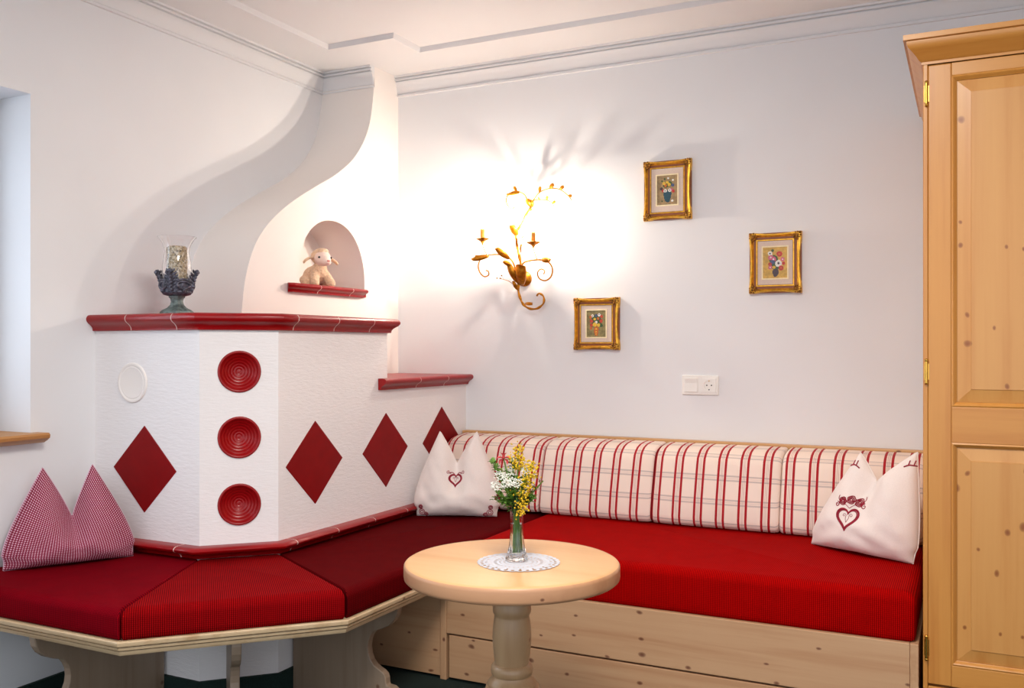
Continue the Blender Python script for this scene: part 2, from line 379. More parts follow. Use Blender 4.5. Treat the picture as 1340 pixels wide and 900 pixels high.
# thin bead round the raised field
def offset_sections(path, prof, closed=False):
    """sweep a profile (d, z) along 2D path; d to the right of travel; mitred"""
    n = len(path); secs = []
    for i in range(n):
        p = Vector(path[i]); dirs = []
        if i > 0: dirs.append((p-Vector(path[i-1])).normalized())
        if i < n-1: dirs.append((Vector(path[i+1])-p).normalized())
        nr = [Vector((d.y, -d.x)) for d in dirs]
        m = nr[0] if len(nr) == 1 else (nr[0]+nr[1]).normalized()
        k = 1/max(.2, m.dot(nr[0]))
        secs.append([(p.x+m.x*k*d, p.y+m.y*k*d, z) for d, z in prof])
    return secs
bead = [(0, ZC+.001), (.0, ZC-.006), (.007, ZC-.008), (.010, ZC-.003), (.012, ZC+.002), (.014, ZC+.006), (.016, ZT), (0, ZT)]
gb = G().sweep(offset_sections([(-2.46, -1.6), (-2.46, 3.205), (-2.13, 3.205), (-2.13, 3.41), (1.45, 3.41)], bead))
struct('trim_1', gb, M['cornice'], smooth=40)
# crown cornice
cor = [(0, 2.335), (.012, 2.335), (.012, 2.341), (.004, 2.343), (.004, 2.347), (.008, 2.350), (.010, 2.360), (.014, 2.378), (.020, 2.392), (.027, 2.400), (.019, 2.402), (.019, 2.406), (.031, 2.408), (.031, 2.414), (.023, 2.416), (.023, 2.420), (.035, 2.422), (.035, 2.43), (0, 2.43)]
struct('trim_2', G().sweep(offset_sections([(XL, -1.6), (XL, YF), (XF, YF)], cor)), M['cornice'], smooth=35)
struct('trim_3', G().sweep(offset_sections([(XF, YB), (1.75, YB)], cor)), M['cornice'], smooth=35)
# skirting
struct('baseboard_left', G().box(XL, XL+.012, -1.6, YA, 0, .068), M['skirt'])
# window
win = G()
fx0, fx1 = XL-.26, XL-.18
win.box(fx0, fx1, WY1-.07, WY1, WZ0, WZ1).box(fx0, fx1, WY0, WY0+.07, WZ0, WZ1).box(fx0, fx1, WY0+.07, WY1-.07, WZ0, WZ0+.07).box(fx0, fx1, WY0+.07, WY1-.07, WZ1-.07, WZ1)
wf = struct('window_1', win, M['winframe'], bevel=.004, weld=False)
link('glass_pane', G().box(XL-.225, XL-.22, WY0+.07, WY1-.07, WZ0+.07, WZ1-.07), M['glass'], wf)
gs = G().prism([(XL-.18, WZ0-.001), (XL+.052, WZ0-.001), (XL+.060, WZ0-.006), (XL+.058, WZ0-.014), (XL+.048, WZ0-.022), (XL+.035, WZ0-.026), (XL+.0005, WZ0-.026), (XL+.0005, WZ0-.001)],
               lambda x, z: (x, .80, z+.012), lambda x, z: (x, 2.035, z+.012))
# sill board split so that the nose overhangs the wall on both sides of the opening
gs = G().box(XL-.18, XL, WY0+.001, WY1-.001, WZ0+.0005, WZ0+.008)
gs.prism([(XL+.001, WZ0+.008), (XL+.054, WZ0+.008), (XL+.060, WZ0+.002), (XL+.058, WZ0-.008), (XL+.046, WZ0-.016), (XL+.03, WZ0-.024), (XL+.001, WZ0-.024)], lambda x, z: (x, .80, z), lambda x, z: (x, 2.022, z))
struct('trim_4', gs, M['sill'], weld=False)

# ================================================================ tiled stove
stove = thing('tiled_stove', 'white plastered corner stove with red tile edging, diamonds and a curved chimney hood', 'stove', (-2.4, 2.9, 0))
# body
uT, lT = 1.208, .990
cf = lambda t, z: (AX+(XC-AX)*t, YA+(CY-YA)*t, z)      # chamfer face map, t 0..1
cl = math.hypot(XC-AX, CY-YA)
gbdy = G()
gbdy.add([(XL, YA, 0), (AX, YA, 0), (AX, YA, uT), (XL, YA, uT)], [(0,1,2,3)])
DZ = (1.072, .856, .636); DR_ = .066
holes = [[(.5*cl+DR_*math.cos(a*PI/16), z+DR_*math.sin(a*PI/16)) for a in range(32)] for z in DZ]
gh = fill_holes([(0, 0), (cl, 0), (cl, uT), (0, uT)], holes, lambda u, z: cf(u/cl, z)); gbdy.add(gh.v, gh.f)
cn = Vector((1, -1, 0)).normalized()
for h in holes:                                     # short sleeves behind each dish tile
    a = [Vector(cf(u/cl, z)) for u, z in h]; b_ = [p-cn*.06 for p in a]
    gbdy.sweep([a, b_], cap=False); gbdy.add(b_, [tuple(range(32))])
YU = 3.062
gbdy.add([(XC, CY, 0), (XC, YB, 0), (XC, YB, lT), (XC, YU, lT), (XC, YU, uT), (XC, CY, uT)], [(0,1,2,3,4,5)])
gbdy.add([(XC, YU, lT), (XL, YU, lT), (XL, YU, uT), (XC, YU, uT)], [(0,1,2,3)])
gbdy.add([(XL, YA, uT), (AX, YA, uT), (XC, CY, uT), (XC, YU, uT), (XL, YU, uT)], [(0,1,2,3,4)])
gbdy.add([(XC, YU, lT), (XC, YB, lT), (XL, YB, lT), (XL, YU, lT)], [(0,1,2,3)])
link('stove_body', gbdy, M['stove'], stove)
# skirting round the base
link('skirting', G().sweep(offset_sections([(XL+.012, YA), (AX, YA), (XC, CY), (XC, 2.775)], [(0, 0), (.012, 0), (.012, .066), (.009, .07), (0, .07)])), M['skirt'], stove)
# shelf slabs
link('shelf_slab', G().prism([(XL, YA+.002), (AX, YA+.002), (XC-.002, CY), (XC-.002, YU-.002), (XL, YU-.002)], lambda x, y: (x, y, uT+.0005), lambda x, y: (x, y, uT+.0555)), M['redtile'], stove)
link('shelf_slab', G().box(XF, XC-.002, YU+.001, YB, lT+.0005, lT+.0405), M['redtile'], stove)
# chimney hood: S-shaped profile in the YZ plane, from the left wall to XF
SP = [(3.504, 2.43), (3.499, 2.34), (3.492, 2.278), (3.468, 2.168), (3.421, 2.073), (3.341, 1.979), (3.22, 1.892), (3.091, 1.823), (2.945, 1.742), (2.831, 1.663), (2.753, 1.588), (2.702, 1.511), (2.665, 1.407), (2.648, 1.30), (2.645, uT+.055)]
SPs = [(p.x, p.y) for p in smoothpts([(a, b_, 0) for a, b_ in SP], 5)]
chout = SPs+[(YU+.001, uT+.055), (YU+.001, lT+.04), (YB, lT+.04), (YB, 2.43)]
NZ = 1.405
arch = [(2.969, NZ), (2.969, 1.44)]
for i in range(1, 28):
    a = PI-PI*i/28; arch.append((3.198+.229*math.copysign(abs(math.cos(a))**.93, math.cos(a)), 1.44+.250*math.sin(a)**.97))
arch += [(3.427, 1.44), (3.427, NZ)]
gch = fill_holes(chout, [arch], lambda y, z: (XF, y, z))
ND = .21
gch.sweep([[(XF, y, z) for y, z in arch], [(XF-ND, y, z) for y, z in arch]], cap=False)
gch.add([(XF-ND, y, z) for y, z in arch], [tuple(range(len(arch)))])
gch.add([(XF, y, z) for y, z in SPs]+[(XL, y, z) for y, z in SPs], [(i, i+1, len(SPs)+i+1, len(SPs)+i) for i in range(len(SPs)-1)])
link('chimney_hood', gch, M['stove_smooth'], stove, smooth=32)
# nosing tiles
NP = [(0, 0), (.022, 0), (.030, -.002), (.0355, -.007), (.038, -.014), (.0365, -.022), (.031, -.0285), (.024, -.033), (.017, -.039), (.0125, -.046), (.011, -.055), (0, -.055)]
def nosing(path, joints, ztop, parent, sc=1.0, hz=1.0):
    """path: 2D points, outward = right of travel. joints: list of arc-lengths. Each tile an object, grout behind."""
    seg = [0]
    for a, b_ in zip(path, path[1:]): seg.append(seg[-1]+math.dist(a, b_))
    secs_full = {}
    def sec(s_, k, prof):
        # section at arc length s_
        for i in range(len(seg)):
            if abs(s_-seg[i]) < 1e-6: return offset_sections(path, prof)[i]
        for i in range(len(seg)-1):
            if seg[i] < s_ < seg[i+1]:
                t = (s_-seg[i])/(seg[i+1]-seg[i]); a, b_ = Vector(path[i]), Vector(path[i+1]); p = a.lerp(b_, t); d = (b_-a).normalized()
                return [(p.x+d.y*dd, p.y-d.x*dd, z) for dd, z in prof]
    prof = [(d*sc, ztop+z*hz) for d, z in NP]
    gprof = [(max(0, d*sc-.0009), ztop+z*hz*.99-.0004) for d, z in NP]
    cuts = [0]+joints+[seg[-1]]; ntile = []
    for i in range(len(cuts)-1):
        a = cuts[i]+(.0024 if i else 0); b_ = cuts[i+1]-(.0024 if i < len(cuts)-2 else 0)
        st = [a]+[q for q in seg if a < q < b_]+[b_]
        ntile.append(link('edge_tile', G().sweep([sec(q, 0, prof) for q in st]), M['redtile'], parent, smooth=38))
    for j in joints:
        link('grout_joint', G().sweep([sec(j-.0023, 0, gprof), sec(j+.0023, 0, gprof)]), M['grout'], parent)
LA = AX-XL; LC = LA+cl
nosing([(XL, YA), (AX, YA), (XC, CY), (XC, YU), (XC-.2, YU)], [XL*-1-2.533, XL*-1-2.324, LC+2.481-CY, LC+2.705-CY, LC+2.924-CY], uT+.0555, stove)
nosing([(XL, YA), (AX, YA), (XC, CY), (XC, 3.40)], [XL*-1-2.302, LC+2.463-CY, LC+2.689-CY, LC+2.916-CY, LC+3.14-CY], .508, stove, 1.25, .72)
nosing([(XC+.001, 2.998), (XC+.0015, YB)], [3.255-2.998, 3.48-2.998], lT+.0405, stove, 1.0, .82)
# niche shelf with returns
nosing([(XF, 2.905), (XF+.010, 2.915), (XF+.010, 3.385), (XF, 3.395)], [.014+3.068-2.915, .014+3.29-2.915], NZ+.0035, stove, .85, .66)
link('niche_floor_tile', G().box(XF-ND+.001, XF+.010, 2.971, 3.425, NZ-.03, NZ+.003), M['redtile'], stove)
# diamonds
def diamond(c, u, w, h):
    u = Vector(u); n = Vector((0,0,1)).cross(u); n = -n if n.dot(Vector((1,-1,0))) < 0 else n
    pts = [(w, 0), (0, h), (-w, 0), (0, -h)]
    g = G().prism(pts, lambda a, b_: Vector(c)+u*a+Vector((0,0,b_))-n*.004, lambda a, b_: Vector(c)+u*a+Vector((0,0,b_))+n*.0022)
    link('diamond_tile', g, M['redmatte'], stove, bevel=.0012, segs=2)
for y in (2.612, 3.052, 3.482): diamond((XC, y, .748), (0, 1, 0), .157, .146)
diamond((-2.482, YA, .743), (1, 0, 0), .146, .146)
# dish tiles
for z in DZ:
    c = Vector(cf(.5, z)); ux = Vector((1, 1, 0)).normalized()
    prof = [(.0685, -.004), (.069, .001), (.068, .0045), (.065, .006), (.062, .0052)]
    for k in range(1, 40):
        t = k/40; prof.append((.062*(1-t), .0052-.036*math.sin(t*PI/2)**.9+.0007*math.sin(t*2*PI*6.5)))
    prof.append((0.0, -.0308))
    g = G().lathe(prof, n=40, cap=False)
    g.v = [tuple(c+ux*p[0]+Vector((0,0,1))*p[1]+cn*p[2]) for p in g.v]
    link('dish_tile', g, M['redtile'], stove, smooth=60)
# round soot door cover
g = G().lathe([(.068, -.002), (.068, .003), (.066, .0055), (.061, .006), (.058, .004), (.055, .0032), (.052, .0045), (.048, .0032), (0, .0032)], n=40, cap=False)
g.v = [(-2.537+p[0], YA-p[2], 1.032+p[1]) for p in g.v]
link('soot_cover', g, M['stove_smooth'], stove, smooth=30, label='round white embossed cover')

# ================================================================ corner bench (wooden shelf and its three scrolled legs)
BY, BX = 1.705, -1.568                       # front lines
BA, BC = (-1.985, BY), (BX, 2.135)           # bench chamfer corners
bench = thing('corner_bench', 'pale spruce bench board with moulded edge and scrolled legs wrapping round the stove', 'bench', (-2.0, 2.0, 0))
BT = .384; BP = [(0, BT), (.0, BT-.040), (-.016, BT-.040), (-.016, BT-.036), (-.010, BT-.032), (-.0075, BT-.027), (-.0075, BT-.024), (-.004, BT-.022), (-.001, BT-.017), (-.001, BT-.013), (0, BT-.010), (.002, BT-.008), (.002, BT-.002), (0, BT)]
BP2 = [(-.05, BT), (-.05, BT-.040), (-.014, BT-.040), (-.010, BT-.034), (-.009, BT-.0275), (-.016, BT-.0270), (-.016, BT-.0245), (-.005, BT-.0240), (-.0035, BT-.0165), (-.011, BT-.016), (-.011, BT-.0135), (0, BT-.013), (.001, BT-.010), (.001, BT-.003), (-.002, BT)]
link('bench_edge', G().sweep(offset_sections([(XL, BY), BA, BC, (BX, 2.777)], BP2)), M['bench_edge'], bench, smooth=30)
o_ = .05
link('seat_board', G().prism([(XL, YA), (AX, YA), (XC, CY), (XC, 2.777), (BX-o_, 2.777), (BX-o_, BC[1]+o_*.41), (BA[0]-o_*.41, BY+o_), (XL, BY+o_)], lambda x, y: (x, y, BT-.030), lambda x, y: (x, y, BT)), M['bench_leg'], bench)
def scroll(P0, dirv, length):
    """leg board in the plane spanned by dirv (from front edge inwards) and z"""
    P0 = Vector(P0); d = Vector(dirv).normalized(); w = Vector((0,0,1)).cross(d)*.0135
    f = [(.060, BT-.041), (.058, .322), (.062, .300), (.075, .279), (.095, .262), (.118, .250), (.138, .243), (.152, .236), (.163, .222), (.171, .204), (.174, .184), (.171, .162), (.163, .143), (.150, .128), (.134, .119), (.120, .113), (.109, .104), (.104, .092), (.103, .076), (.101, .070), (.080, .068), (.068, .060), (.064, .045), (.064, 0)]
    poly = f+[(length, 0), (length, BT-.041)]
    g = G().prism(poly, lambda a, z: P0+d*a+Vector((0,0,z))-w, lambda a, z: P0+d*a+Vector((0,0,z))+w)
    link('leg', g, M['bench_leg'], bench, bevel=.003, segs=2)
scroll((-2.39, BY-.005, 0), (0, 1, 0), YA-BY-.008)
mid = Vector(((BA[0]+BC[0])/2, (BA[1]+BC[1])/2, 0)); stm = Vector(cf(.5, 0))
dd = Vector((-1, 1, 0)).normalized(); scroll(mid, dd, (stm-mid).dot(dd)-.013)
scroll((BX, 2.49, 0), (-1, 0, 0), BX-XC-.013)

# ================================================================ seat cushions
def cushion(name, label, poly, z0, z1, mat, ang, bev=.03):
    root_loc = (sum(p[0] for p in poly)/len(poly), sum(p[1] for p in poly)/len(poly), z0)
    H_ = z1-z0; n = len(poly); P_ = [Vector((p[0]-root_loc[0], p[1]-root_loc[1])) for p in poly]
    if sum(P_[k].x*P_[(k+1) % n].y-P_[(k+1) % n].x*P_[k].y for k in range(n)) < 0: P_.reverse()
    def is_front(a, b_):
        m_ = (a+b_)/2; x_, y_ = m_.x+root_loc[0], m_.y+root_loc[1]; d_ = (b_-a).normalized()
        return (abs(d_.y) < .1 and y_ < 2.0) or (abs(d_.x-d_.y) < .3 and y_ < 2.1) or (abs(d_.x) < .1 and x_ > BX-.02) or (abs(d_.y) < .1 and 2.7 < y_ < 2.9)
    fr = [1.0 if is_front(P_[k], P_[(k+1) % n]) else .16 for k in range(n)]
    def ring(t, z):
        L_ = []
        for k in range(n):
            a, b_ = P_[k], P_[(k+1) % n]; d_ = (b_-a).normalized(); nn_ = Vector((-d_.y, d_.x))
            L_.append((a+nn_*(bev*fr[k]*t), d_))
        cs = []
        for k in range(n):
            (p, d1), (q, d2) = L_[k-1], L_[k]
            den = d1.x*d2.y-d1.y*d2.x; u_ = ((q.x-p.x)*d2.y-(q.y-p.y)*d2.x)/den; cs.append(p+d1*u_)
        out = []
        for k in range(n):
            c_, a, b_ = cs[k], cs[k-1], cs[(k+1) % n]; rr = .002+.016*min(fr[k-1], fr[k])
            p0 = c_+(a-c_).normalized()*rr; p2 = c_+(b_-c_).normalized()*rr
            for m_ in range(5):
                w = m_/4; q = p0*(1-w)**2+c_*2*w*(1-w)+p2*w*w; out.append((q.x, q.y, z))
        return out
    secs = [ring(.25, 0), ring(.06, .006), ring(0, .018), ring(0, H_-bev*.85)]
    for m_ in range(1, 8):
        th = m_/7*PI/2; secs.append(ring(1-math.cos(th), H_-bev*.85*(1-math.sin(th))))
    g = G().sweep(secs)
    me_o = link(name, g, mat, None, smooth=60)
    me_o.location = root_loc
    me_o['label'] = label; me_o['category'] = 'cushion'; me_o['group'] = 'red seat cushions on the benches'
    return me_o
ZS = .466; e = .0015
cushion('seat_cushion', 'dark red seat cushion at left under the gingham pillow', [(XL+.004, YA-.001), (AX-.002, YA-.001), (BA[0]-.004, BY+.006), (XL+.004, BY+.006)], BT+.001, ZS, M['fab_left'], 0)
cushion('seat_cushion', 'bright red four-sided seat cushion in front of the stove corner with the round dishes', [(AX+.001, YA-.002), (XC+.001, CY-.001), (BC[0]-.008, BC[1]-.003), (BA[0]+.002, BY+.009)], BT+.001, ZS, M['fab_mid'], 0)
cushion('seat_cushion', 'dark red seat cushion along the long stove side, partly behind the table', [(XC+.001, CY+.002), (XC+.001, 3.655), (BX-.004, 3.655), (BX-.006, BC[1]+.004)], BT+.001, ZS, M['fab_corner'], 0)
cushion('seat_cushion', 'large bright red thick mattress cushion on the spruce bed box beside the wardrobe', [(BX+.002, 2.785), (-.132, 2.785), (-.132, 3.655), (BX+.002, 3.655)], .3345, .472, M['fab_bed'], 0, .035)

# ================================================================ bed box
bed = thing('bed_bench', 'spruce plank bench box with a drawer board along the back wall', 'bench', (-.9, 3.2, 0))
LX, RX, FY = -1.648, -.124, 2.777
link('side_panel', G().box(RX-.022, RX, FY, YB-.02, 0, .334), M['pine_y'], bed, bevel=.002)
link('side_panel', G().box(LX, LX+.024, FY-.002, FY+.45, 0, .334), M['pine_z'], bed, bevel=.002, label='narrow upright end board at the left')
link('front_board', G().box(LX+.0245, RX-.0225, FY, FY+.022, .162, .334), M['pine_x'], bed, bevel=.002)
link('drawer_front', G().box(LX+.034, RX-.0225, FY+.001, FY+.022, .010, .156), M['pine_x'], bed, bevel=.002)
link('slat_base', G().box(BX+.003, RX-.0225, FY+.023, YB-.03, .310, .333), M['pine_x'], bed)
link('inner_wall', G().box(LX+.0245, RX-.0225, FY+.10, FY+.12, 0, .305), M['pine_x'], bed)
link('corner_panel', G().box(XC+.002, LX-.001, FY+.004, FY+.022, .010, .353), M['pine_x'], bed, bevel=.0015, label='shaded knotty end panel under the bench')
link('corner_base', G().box(XC+.002, BX+.002, FY+.023, YB-.03, .355, .383), M['pine_x'], bed)
br = thing('backrest_board', 'narrow spruce top rail and board fixed to the wall behind the striped cushions', 'backrest', (-1.1, 3.68, .40))
link('back_panel', G().box(XC+.002, RX, 3.680, 3.699, .384, .757), M['rail'], br)
link('top_rail', G().box(XC+.002, RX, 3.660, 3.699, .7575, .777), M['rail'], br, bevel=.003)
# striped back cushions
def backcushion(x0, x1, label, uoff):
    sec = [(3.655, .474), (3.470, .474), (3.445, .478), (3.432, .492), (3.432, .515), (3.445, .58), (3.466, .65), (3.483, .702), (3.492, .724), (3.506, .742), (3.528, .754), (3.56, .762), (3.61, .767), (3.655, .769)]
    sp = sec
    arc = [0]
    for a, b_ in zip(sp, sp[1:]): arc.append(arc[-1]+math.dist(a, b_))
    nx = 24; g = G(); w = x1-x0
    cy, cz = 3.60, .62
    def edge(t):           # inset of the section near the cushion ends -> rounded corners
        d = min(t, 1-t)*w; r = .015
        return 0 if d >= r else r-math.sqrt(max(0, r*r-(r-d)**2))
    xs = [0, .003, .008, .016, .028]+[.028+.944*i/16 for i in range(1, 16)]+[.972, .984, .992, .997, 1]
    vs = []; uvs = []
    for t in xs:
        ins = edge(t)
        puff = .008*math.sin(PI*t)**.5 if 0 < t < 1 else 0
        for k, (y, z) in enumerate(sp):
            dy, dz = cy-y, cz-z; ln = math.hypot(dy, dz)
            q = (ins-puff*(1 if 3 < k < 9 else .3))
            if k in (0, len(sp)-1): q = ins
            vs.append((x0+w*t, y+dy/ln*q, max(z+dz/ln*q, .474))); uvs.append((w*t+uoff, arc[k]))
    n = len(sp)
    fs = [(j*n+i, j*n+i+1, (j+1)*n+i+1, (j+1)*n+i) for j in range(len(xs)-1) for i in range(n-1)]
    g.add(vs, fs, 0, uvs)
    g.add([vs[j*n] for j in range(len(xs))]+[vs[j*n+n-1] for j in range(len(xs))], [(j, j+1, len(xs)+j+1, len(xs)+j) for j in range(len(xs)-1)], 0, [(0,0)]*(2*len(xs)))
    for j in (0, len(xs)-1): g.add(vs[j*n:(j+1)*n], [tuple(range(n))], 0, uvs[j*n:(j+1)*n])
    lx = (x0+x1)/2
    g.v = [(p[0]-lx, p[1]-3.55, p[2]-.474) for p in g.v]
    o = link('back_cushion', g, M['stripe'], smooth=50); o.location = (lx, 3.55, .474)
    o['label'] = label; o['category'] = 'cushion'; o['group'] = 'striped back cushions along the wall'
XB = (-2.044, -1.575, -1.098, -.617, -.134)
backcushion(XB[0], XB[1]-.002, 'red striped back cushion in the corner, mostly hidden by the heart pillow beside the flowers', .01)
backcushion(XB[1], XB[2]-.002, 'red striped back cushion directly behind the flower vase, second from the stove', .045)
backcushion(XB[2], XB[3]-.002, 'unobstructed red striped back cushion, below the wall socket', .02)
backcushion(XB[3], XB[4]-.002, 'red striped back cushion beside the wardrobe, partly behind the right heart pillow', .005)

# ================================================================ pillows
def lerp(a, b_, t): return a+(b_-a)*t
def make_pillow(label, w, h, ear, notch, T, mat, loc, rotz, lean, nx=44, seed=0, notch_x=0, hwl=None, earl=None, bow=.02, skew=0, earh=(1,1)):
    """chopped pillow: local x across, z up, -y front"""
    root = thing('throw_pillow', label, 'pillow', (0,0,0)); ny = nx
    wl = w/2; el = ear
    def TL(u):     # top edge, u 0..1
        x = lerp(-ear, ear, u)+skew
        xn = notch_x+skew
        a = abs((x-xn)/((-ear-notch_x) if x < xn else (ear-notch_x))); a = min(1, a)
        z = notch+(h*(earh[0] if x < xn else earh[1])-notch)*(a**.86)
        return Vector((x, 0, z))
    def BL(u): return Vector((lerp(-wl, wl, u), 0, .012*math.sin(PI*u)*-0+.004*(1-abs(2*u-1))))
    def LL(v):
        p = BL(0).lerp(TL(0), v); p.x -= bow*(math.sin(PI*v**.62)-.35*math.sin(PI*min(1, v*7))); return p
    def RL(v):
        p = BL(1).lerp(TL(1), v); p.x += bow*(math.sin(PI*v**.62)-.35*math.sin(PI*min(1, v*7))); return p
    rnd = Vector((seed*3.1, seed*1.7, seed))
    def surf(u, v, side):
        p = TL(u)*v+BL(u)*(1-v)+LL(v)*(1-u)+RL(v)*u-(BL(0)*(1-u)*(1-v)+BL(1)*u*(1-v)+TL(0)*(1-u)*v+TL(1)*u*v)
        eu = 4*u*(1-u); ev = 4*v*(1-v)
        t = T*(eu**.42)*(ev**.42)
        # fold running down from the notch: thin in the middle near the top
        fx = (p.x-notch_x-skew)/(.024+.05*(1-v)); dep = math.exp(-fx*fx)*max(0, v-.38)/.62
        t *= 1-.85*dep**.7
        t *= (.80+.30*(1-v)) 
        n_ = noise.noise(Vector((p.x*13, p.z*13, side*5))+rnd)*.010*min(1, eu*ev*3)+noise.noise(Vector((p.x*30+p.z*18, p.z*22, side*5))+rnd)*.004*min(1, eu*ev*3)
        # wrinkles from notch outward and sagging at the base
        n_ += .0035*math.sin(p.z*75+6*abs(p.x-notch_x)*8+seed)*math.exp(-((v-.2)/.22)**2)*min(1, eu*3)
        y = lean*(p.z/h)**1.2-side*(t+n_)*1.0
        if side < 0: y = lean*(p.z/h)**1.2+(t*.55)
        return Vector((p.x, y, max(p.z, 0)))
    grids = {}
    for side in (1, -1):
        g = G(); vs = []; uvs = []
        for j in range(ny+1):
            for i in range(nx+1):
                u, v = i/nx, j/ny; uu = .5-.5*math.cos(PI*u); vv = .5-.5*math.cos(PI*v)
                p = surf(uu, vv, side); vs.append(p); uvs.append((uu*w, vv*h*1.15))
        g.add(vs, [(j*(nx+1)+i, j*(nx+1)+i+1, (j+1)*(nx+1)+i+1, (j+1)*(nx+1)+i) for j in range(ny) for i in range(nx)], 0, uvs); grids[side] = g
    gg = G()
    for side in (1, -1):
        o = len(gg.v); k0 = len(gg.f); gg.v += grids[side].v
        for k, f in enumerate(grids[side].f): gg.uv[len(gg.f)] = grids[side].uv[k]; gg.f.append(tuple(o+i for i in f))
    body = link('pillow_cover', gg, mat, root, smooth=180)
    bvh = BVHTree.FromPolygons([tuple(p) for p in grids[1].v], grids[1].f)
    def onto(x, z, off=.0008):
        hit = bvh.ray_cast(Vector((x, -1, z)), Vector((0, 1, 0)))
        if hit[0] is None: return None
        return hit[0]+Vector((0, -off, 0))
    # stitched seam round the rim
    rim = []
    seq = [(0, t/20) for t in range(20)]+[(t/40, 1) for t in range(40)]+[(1, 1-t/20) for t in range(20)]+[(1-t/20, 0) for t in range(21)]
    for u, v in seq: rim.append(surf(u, v, 1).lerp(surf(u, v, -1), .5))
    link('seam', G().tube(rim, .0022, 6, cap=False), mat, root, smooth=180)
    root.location = loc; root.rotation_euler = (0, 0, rotz)
    return root, onto
def ribbon(g, onto, pts, r, k=5, off=.0006):
    ps = smoothpts([(a, 0, b_) for a, b_ in pts], k); out = []
    for p in ps:
        q = onto(p.x, p.z, off)
        if q is not None: out.append(q)
    if len(out) > 2: g.tube(out, r, 5)
def spiral(cx, cz, r0, turns, a0, sgn=1, n=14):
    return [(cx+r0*(1-i/n*.8)*math.cos(a0+sgn*2*PI*turns*i/n), cz+r0*(1-i/n*.8)*math.sin(a0+sgn*2*PI*turns*i/n)) for i in range(n+1)]
def embroider(root, onto, cx, cz, s, roses):
    g = G()
    def hp(t, k): 
        x = 16*math.sin(t)**3; z = 13*math.cos(t)-5*math.cos(2*t)-2*math.cos(3*t)-math.cos(4*t)
        return (cx+x*k, cz+z*k)
    for k, r in ((s/17, .0022), (s/17*.9, .0020), (s/17*.80, .0014)):
        ribbon(g, onto, [hp(2*PI*i/28+.0001, k) for i in range(29)], r, 3)
    for sg in (1, -1):
        ribbon(g, onto, [(cx, cz-.35*s)]+[(cx+sg*.12*s, cz-.05*s)]+spiral(cx+sg*.26*s, cz+.18*s, .15*s, 1.1, PI if sg > 0 else 0, -sg), .0008, 3)
    link('heart_embroidery', g, M['embroidery'], root, smooth=180, weld=False)
    g = G()
    if roses:
        for (rx, rz, rr) in ((-.62, 1.28, .30), (0.06, 1.42, .30), (.68, 1.24, .30)):
            for q in (1, .66, .33): ribbon(g, onto, [(cx+s*rx+s*rr*q*math.cos(a)*(1+.12*math.cos(5*a)), cz+s*rz+s*rr*q*math.sin(a)*(1+.12*math.cos(5*a))) for a in [i*PI/6 for i in range(13)]], .0019, 2)
        for sg in (1, -1):
            ribbon(g, onto, spiral(cx+sg*1.12*s, cz+.98*s, .22*s, 1.2, PI/2, sg), .0015, 3)
            ribbon(g, onto, [(cx+sg*.9*s, cz+1.25*s), (cx+sg*1.05*s, cz+1.45*s), (cx+sg*1.02*s, cz+1.7*s)], .0014, 3)
        ribbon(g, onto, [(cx, cz+.75*s), (cx-.3*s, cz+1.0*s), (cx-.5*s, cz+1.1*s)], .0009, 3); ribbon(g, onto, [(cx, cz+.75*s), (cx+.3*s, cz+1.0*s), (cx+.5*s, cz+1.1*s)], .0009, 3)
    else:
        for sg in (1, -1):
            ribbon(g, onto, [(cx+sg*.25*s, cz+.72*s), (cx+sg*.55*s, cz+.98*s), (cx+sg*.85*s, cz+.86*s)], .0016, 3)
            ribbon(g, onto, [(cx+sg*.75*s, cz+1.0*s)]+spiral(cx+sg*1.05*s, cz+1.12*s, .22*s, 1.2, -PI/2, sg), .0011, 3)
    link('floral_embroidery', g, M['embroidery'], root, smooth=180, weld=False)
def corner_emb(root, onto, pts, name='corner_embroidery'):
    for sg in (-1, 1):
        g = G()
        for (x, z, r) in pts:
            if x*sg < 0: continue
            for q in (1, .5): ribbon(g, onto, [(x+r*q*math.cos(a), z+r*q*math.sin(a)) for a in [i*PI/5 for i in range(11)]], .0016, 2)
        link(name, g, M['embroidery'], root, smooth=180, weld=False)
r1, on1 = make_pillow('red and white gingham pillow with two pointed ears, against the left wall', .375, .302, .073, .138, .085, M['gingham'], (-2.560, 2.018, ZS+.001), math.radians(60), .055, seed=1, notch_x=.008, bow=.026)
r2, on2 = make_pillow('cream linen pillow with small red heart in the corner beside the stove', .325, .338, .076, .205, .085, M['linen'], (-1.868, 3.278, ZS+.001), math.radians(22), .055, seed=2, notch_x=-.002, bow=.032)
embroider(r2, on2, -.002, .150, .028, False)
corner_emb(r2, on2, [(-.138, .020, .012), (-.120, .012, .008), (-.142, .042, .008), (.138, .020, .012), (.120, .012, .008), (.142, .042, .008)])
r3, on3 = make_pillow('cream linen pillow with red heart and roses leaning beside the wardrobe', .375, .325, .100, .235, .085, M['linen'], (-.322, 3.245, .474), math.radians(-28), .05, seed=3, notch_x=-.030, bow=.018, skew=.070, earh=(1, 1.06))
embroider(r3, on3, -.012, .120, .040, True)
for (x, z) in ((-.030, .304), (.168, .322)):
    g = G(); ribbon(g, on3, [(x-.022, z-.024), (x-.008, z-.018), (x+.004, z-.019), (x+.018, z-.027)], .0024, 3)
    for dx in (-.009, .004): ribbon(g, on3, [(x+dx, z-.017), (x+dx+.001, z-.004)], .002, 3)
    link('tip_embroidery', g, M['embroidery'], r3, smooth=180, weld=False)

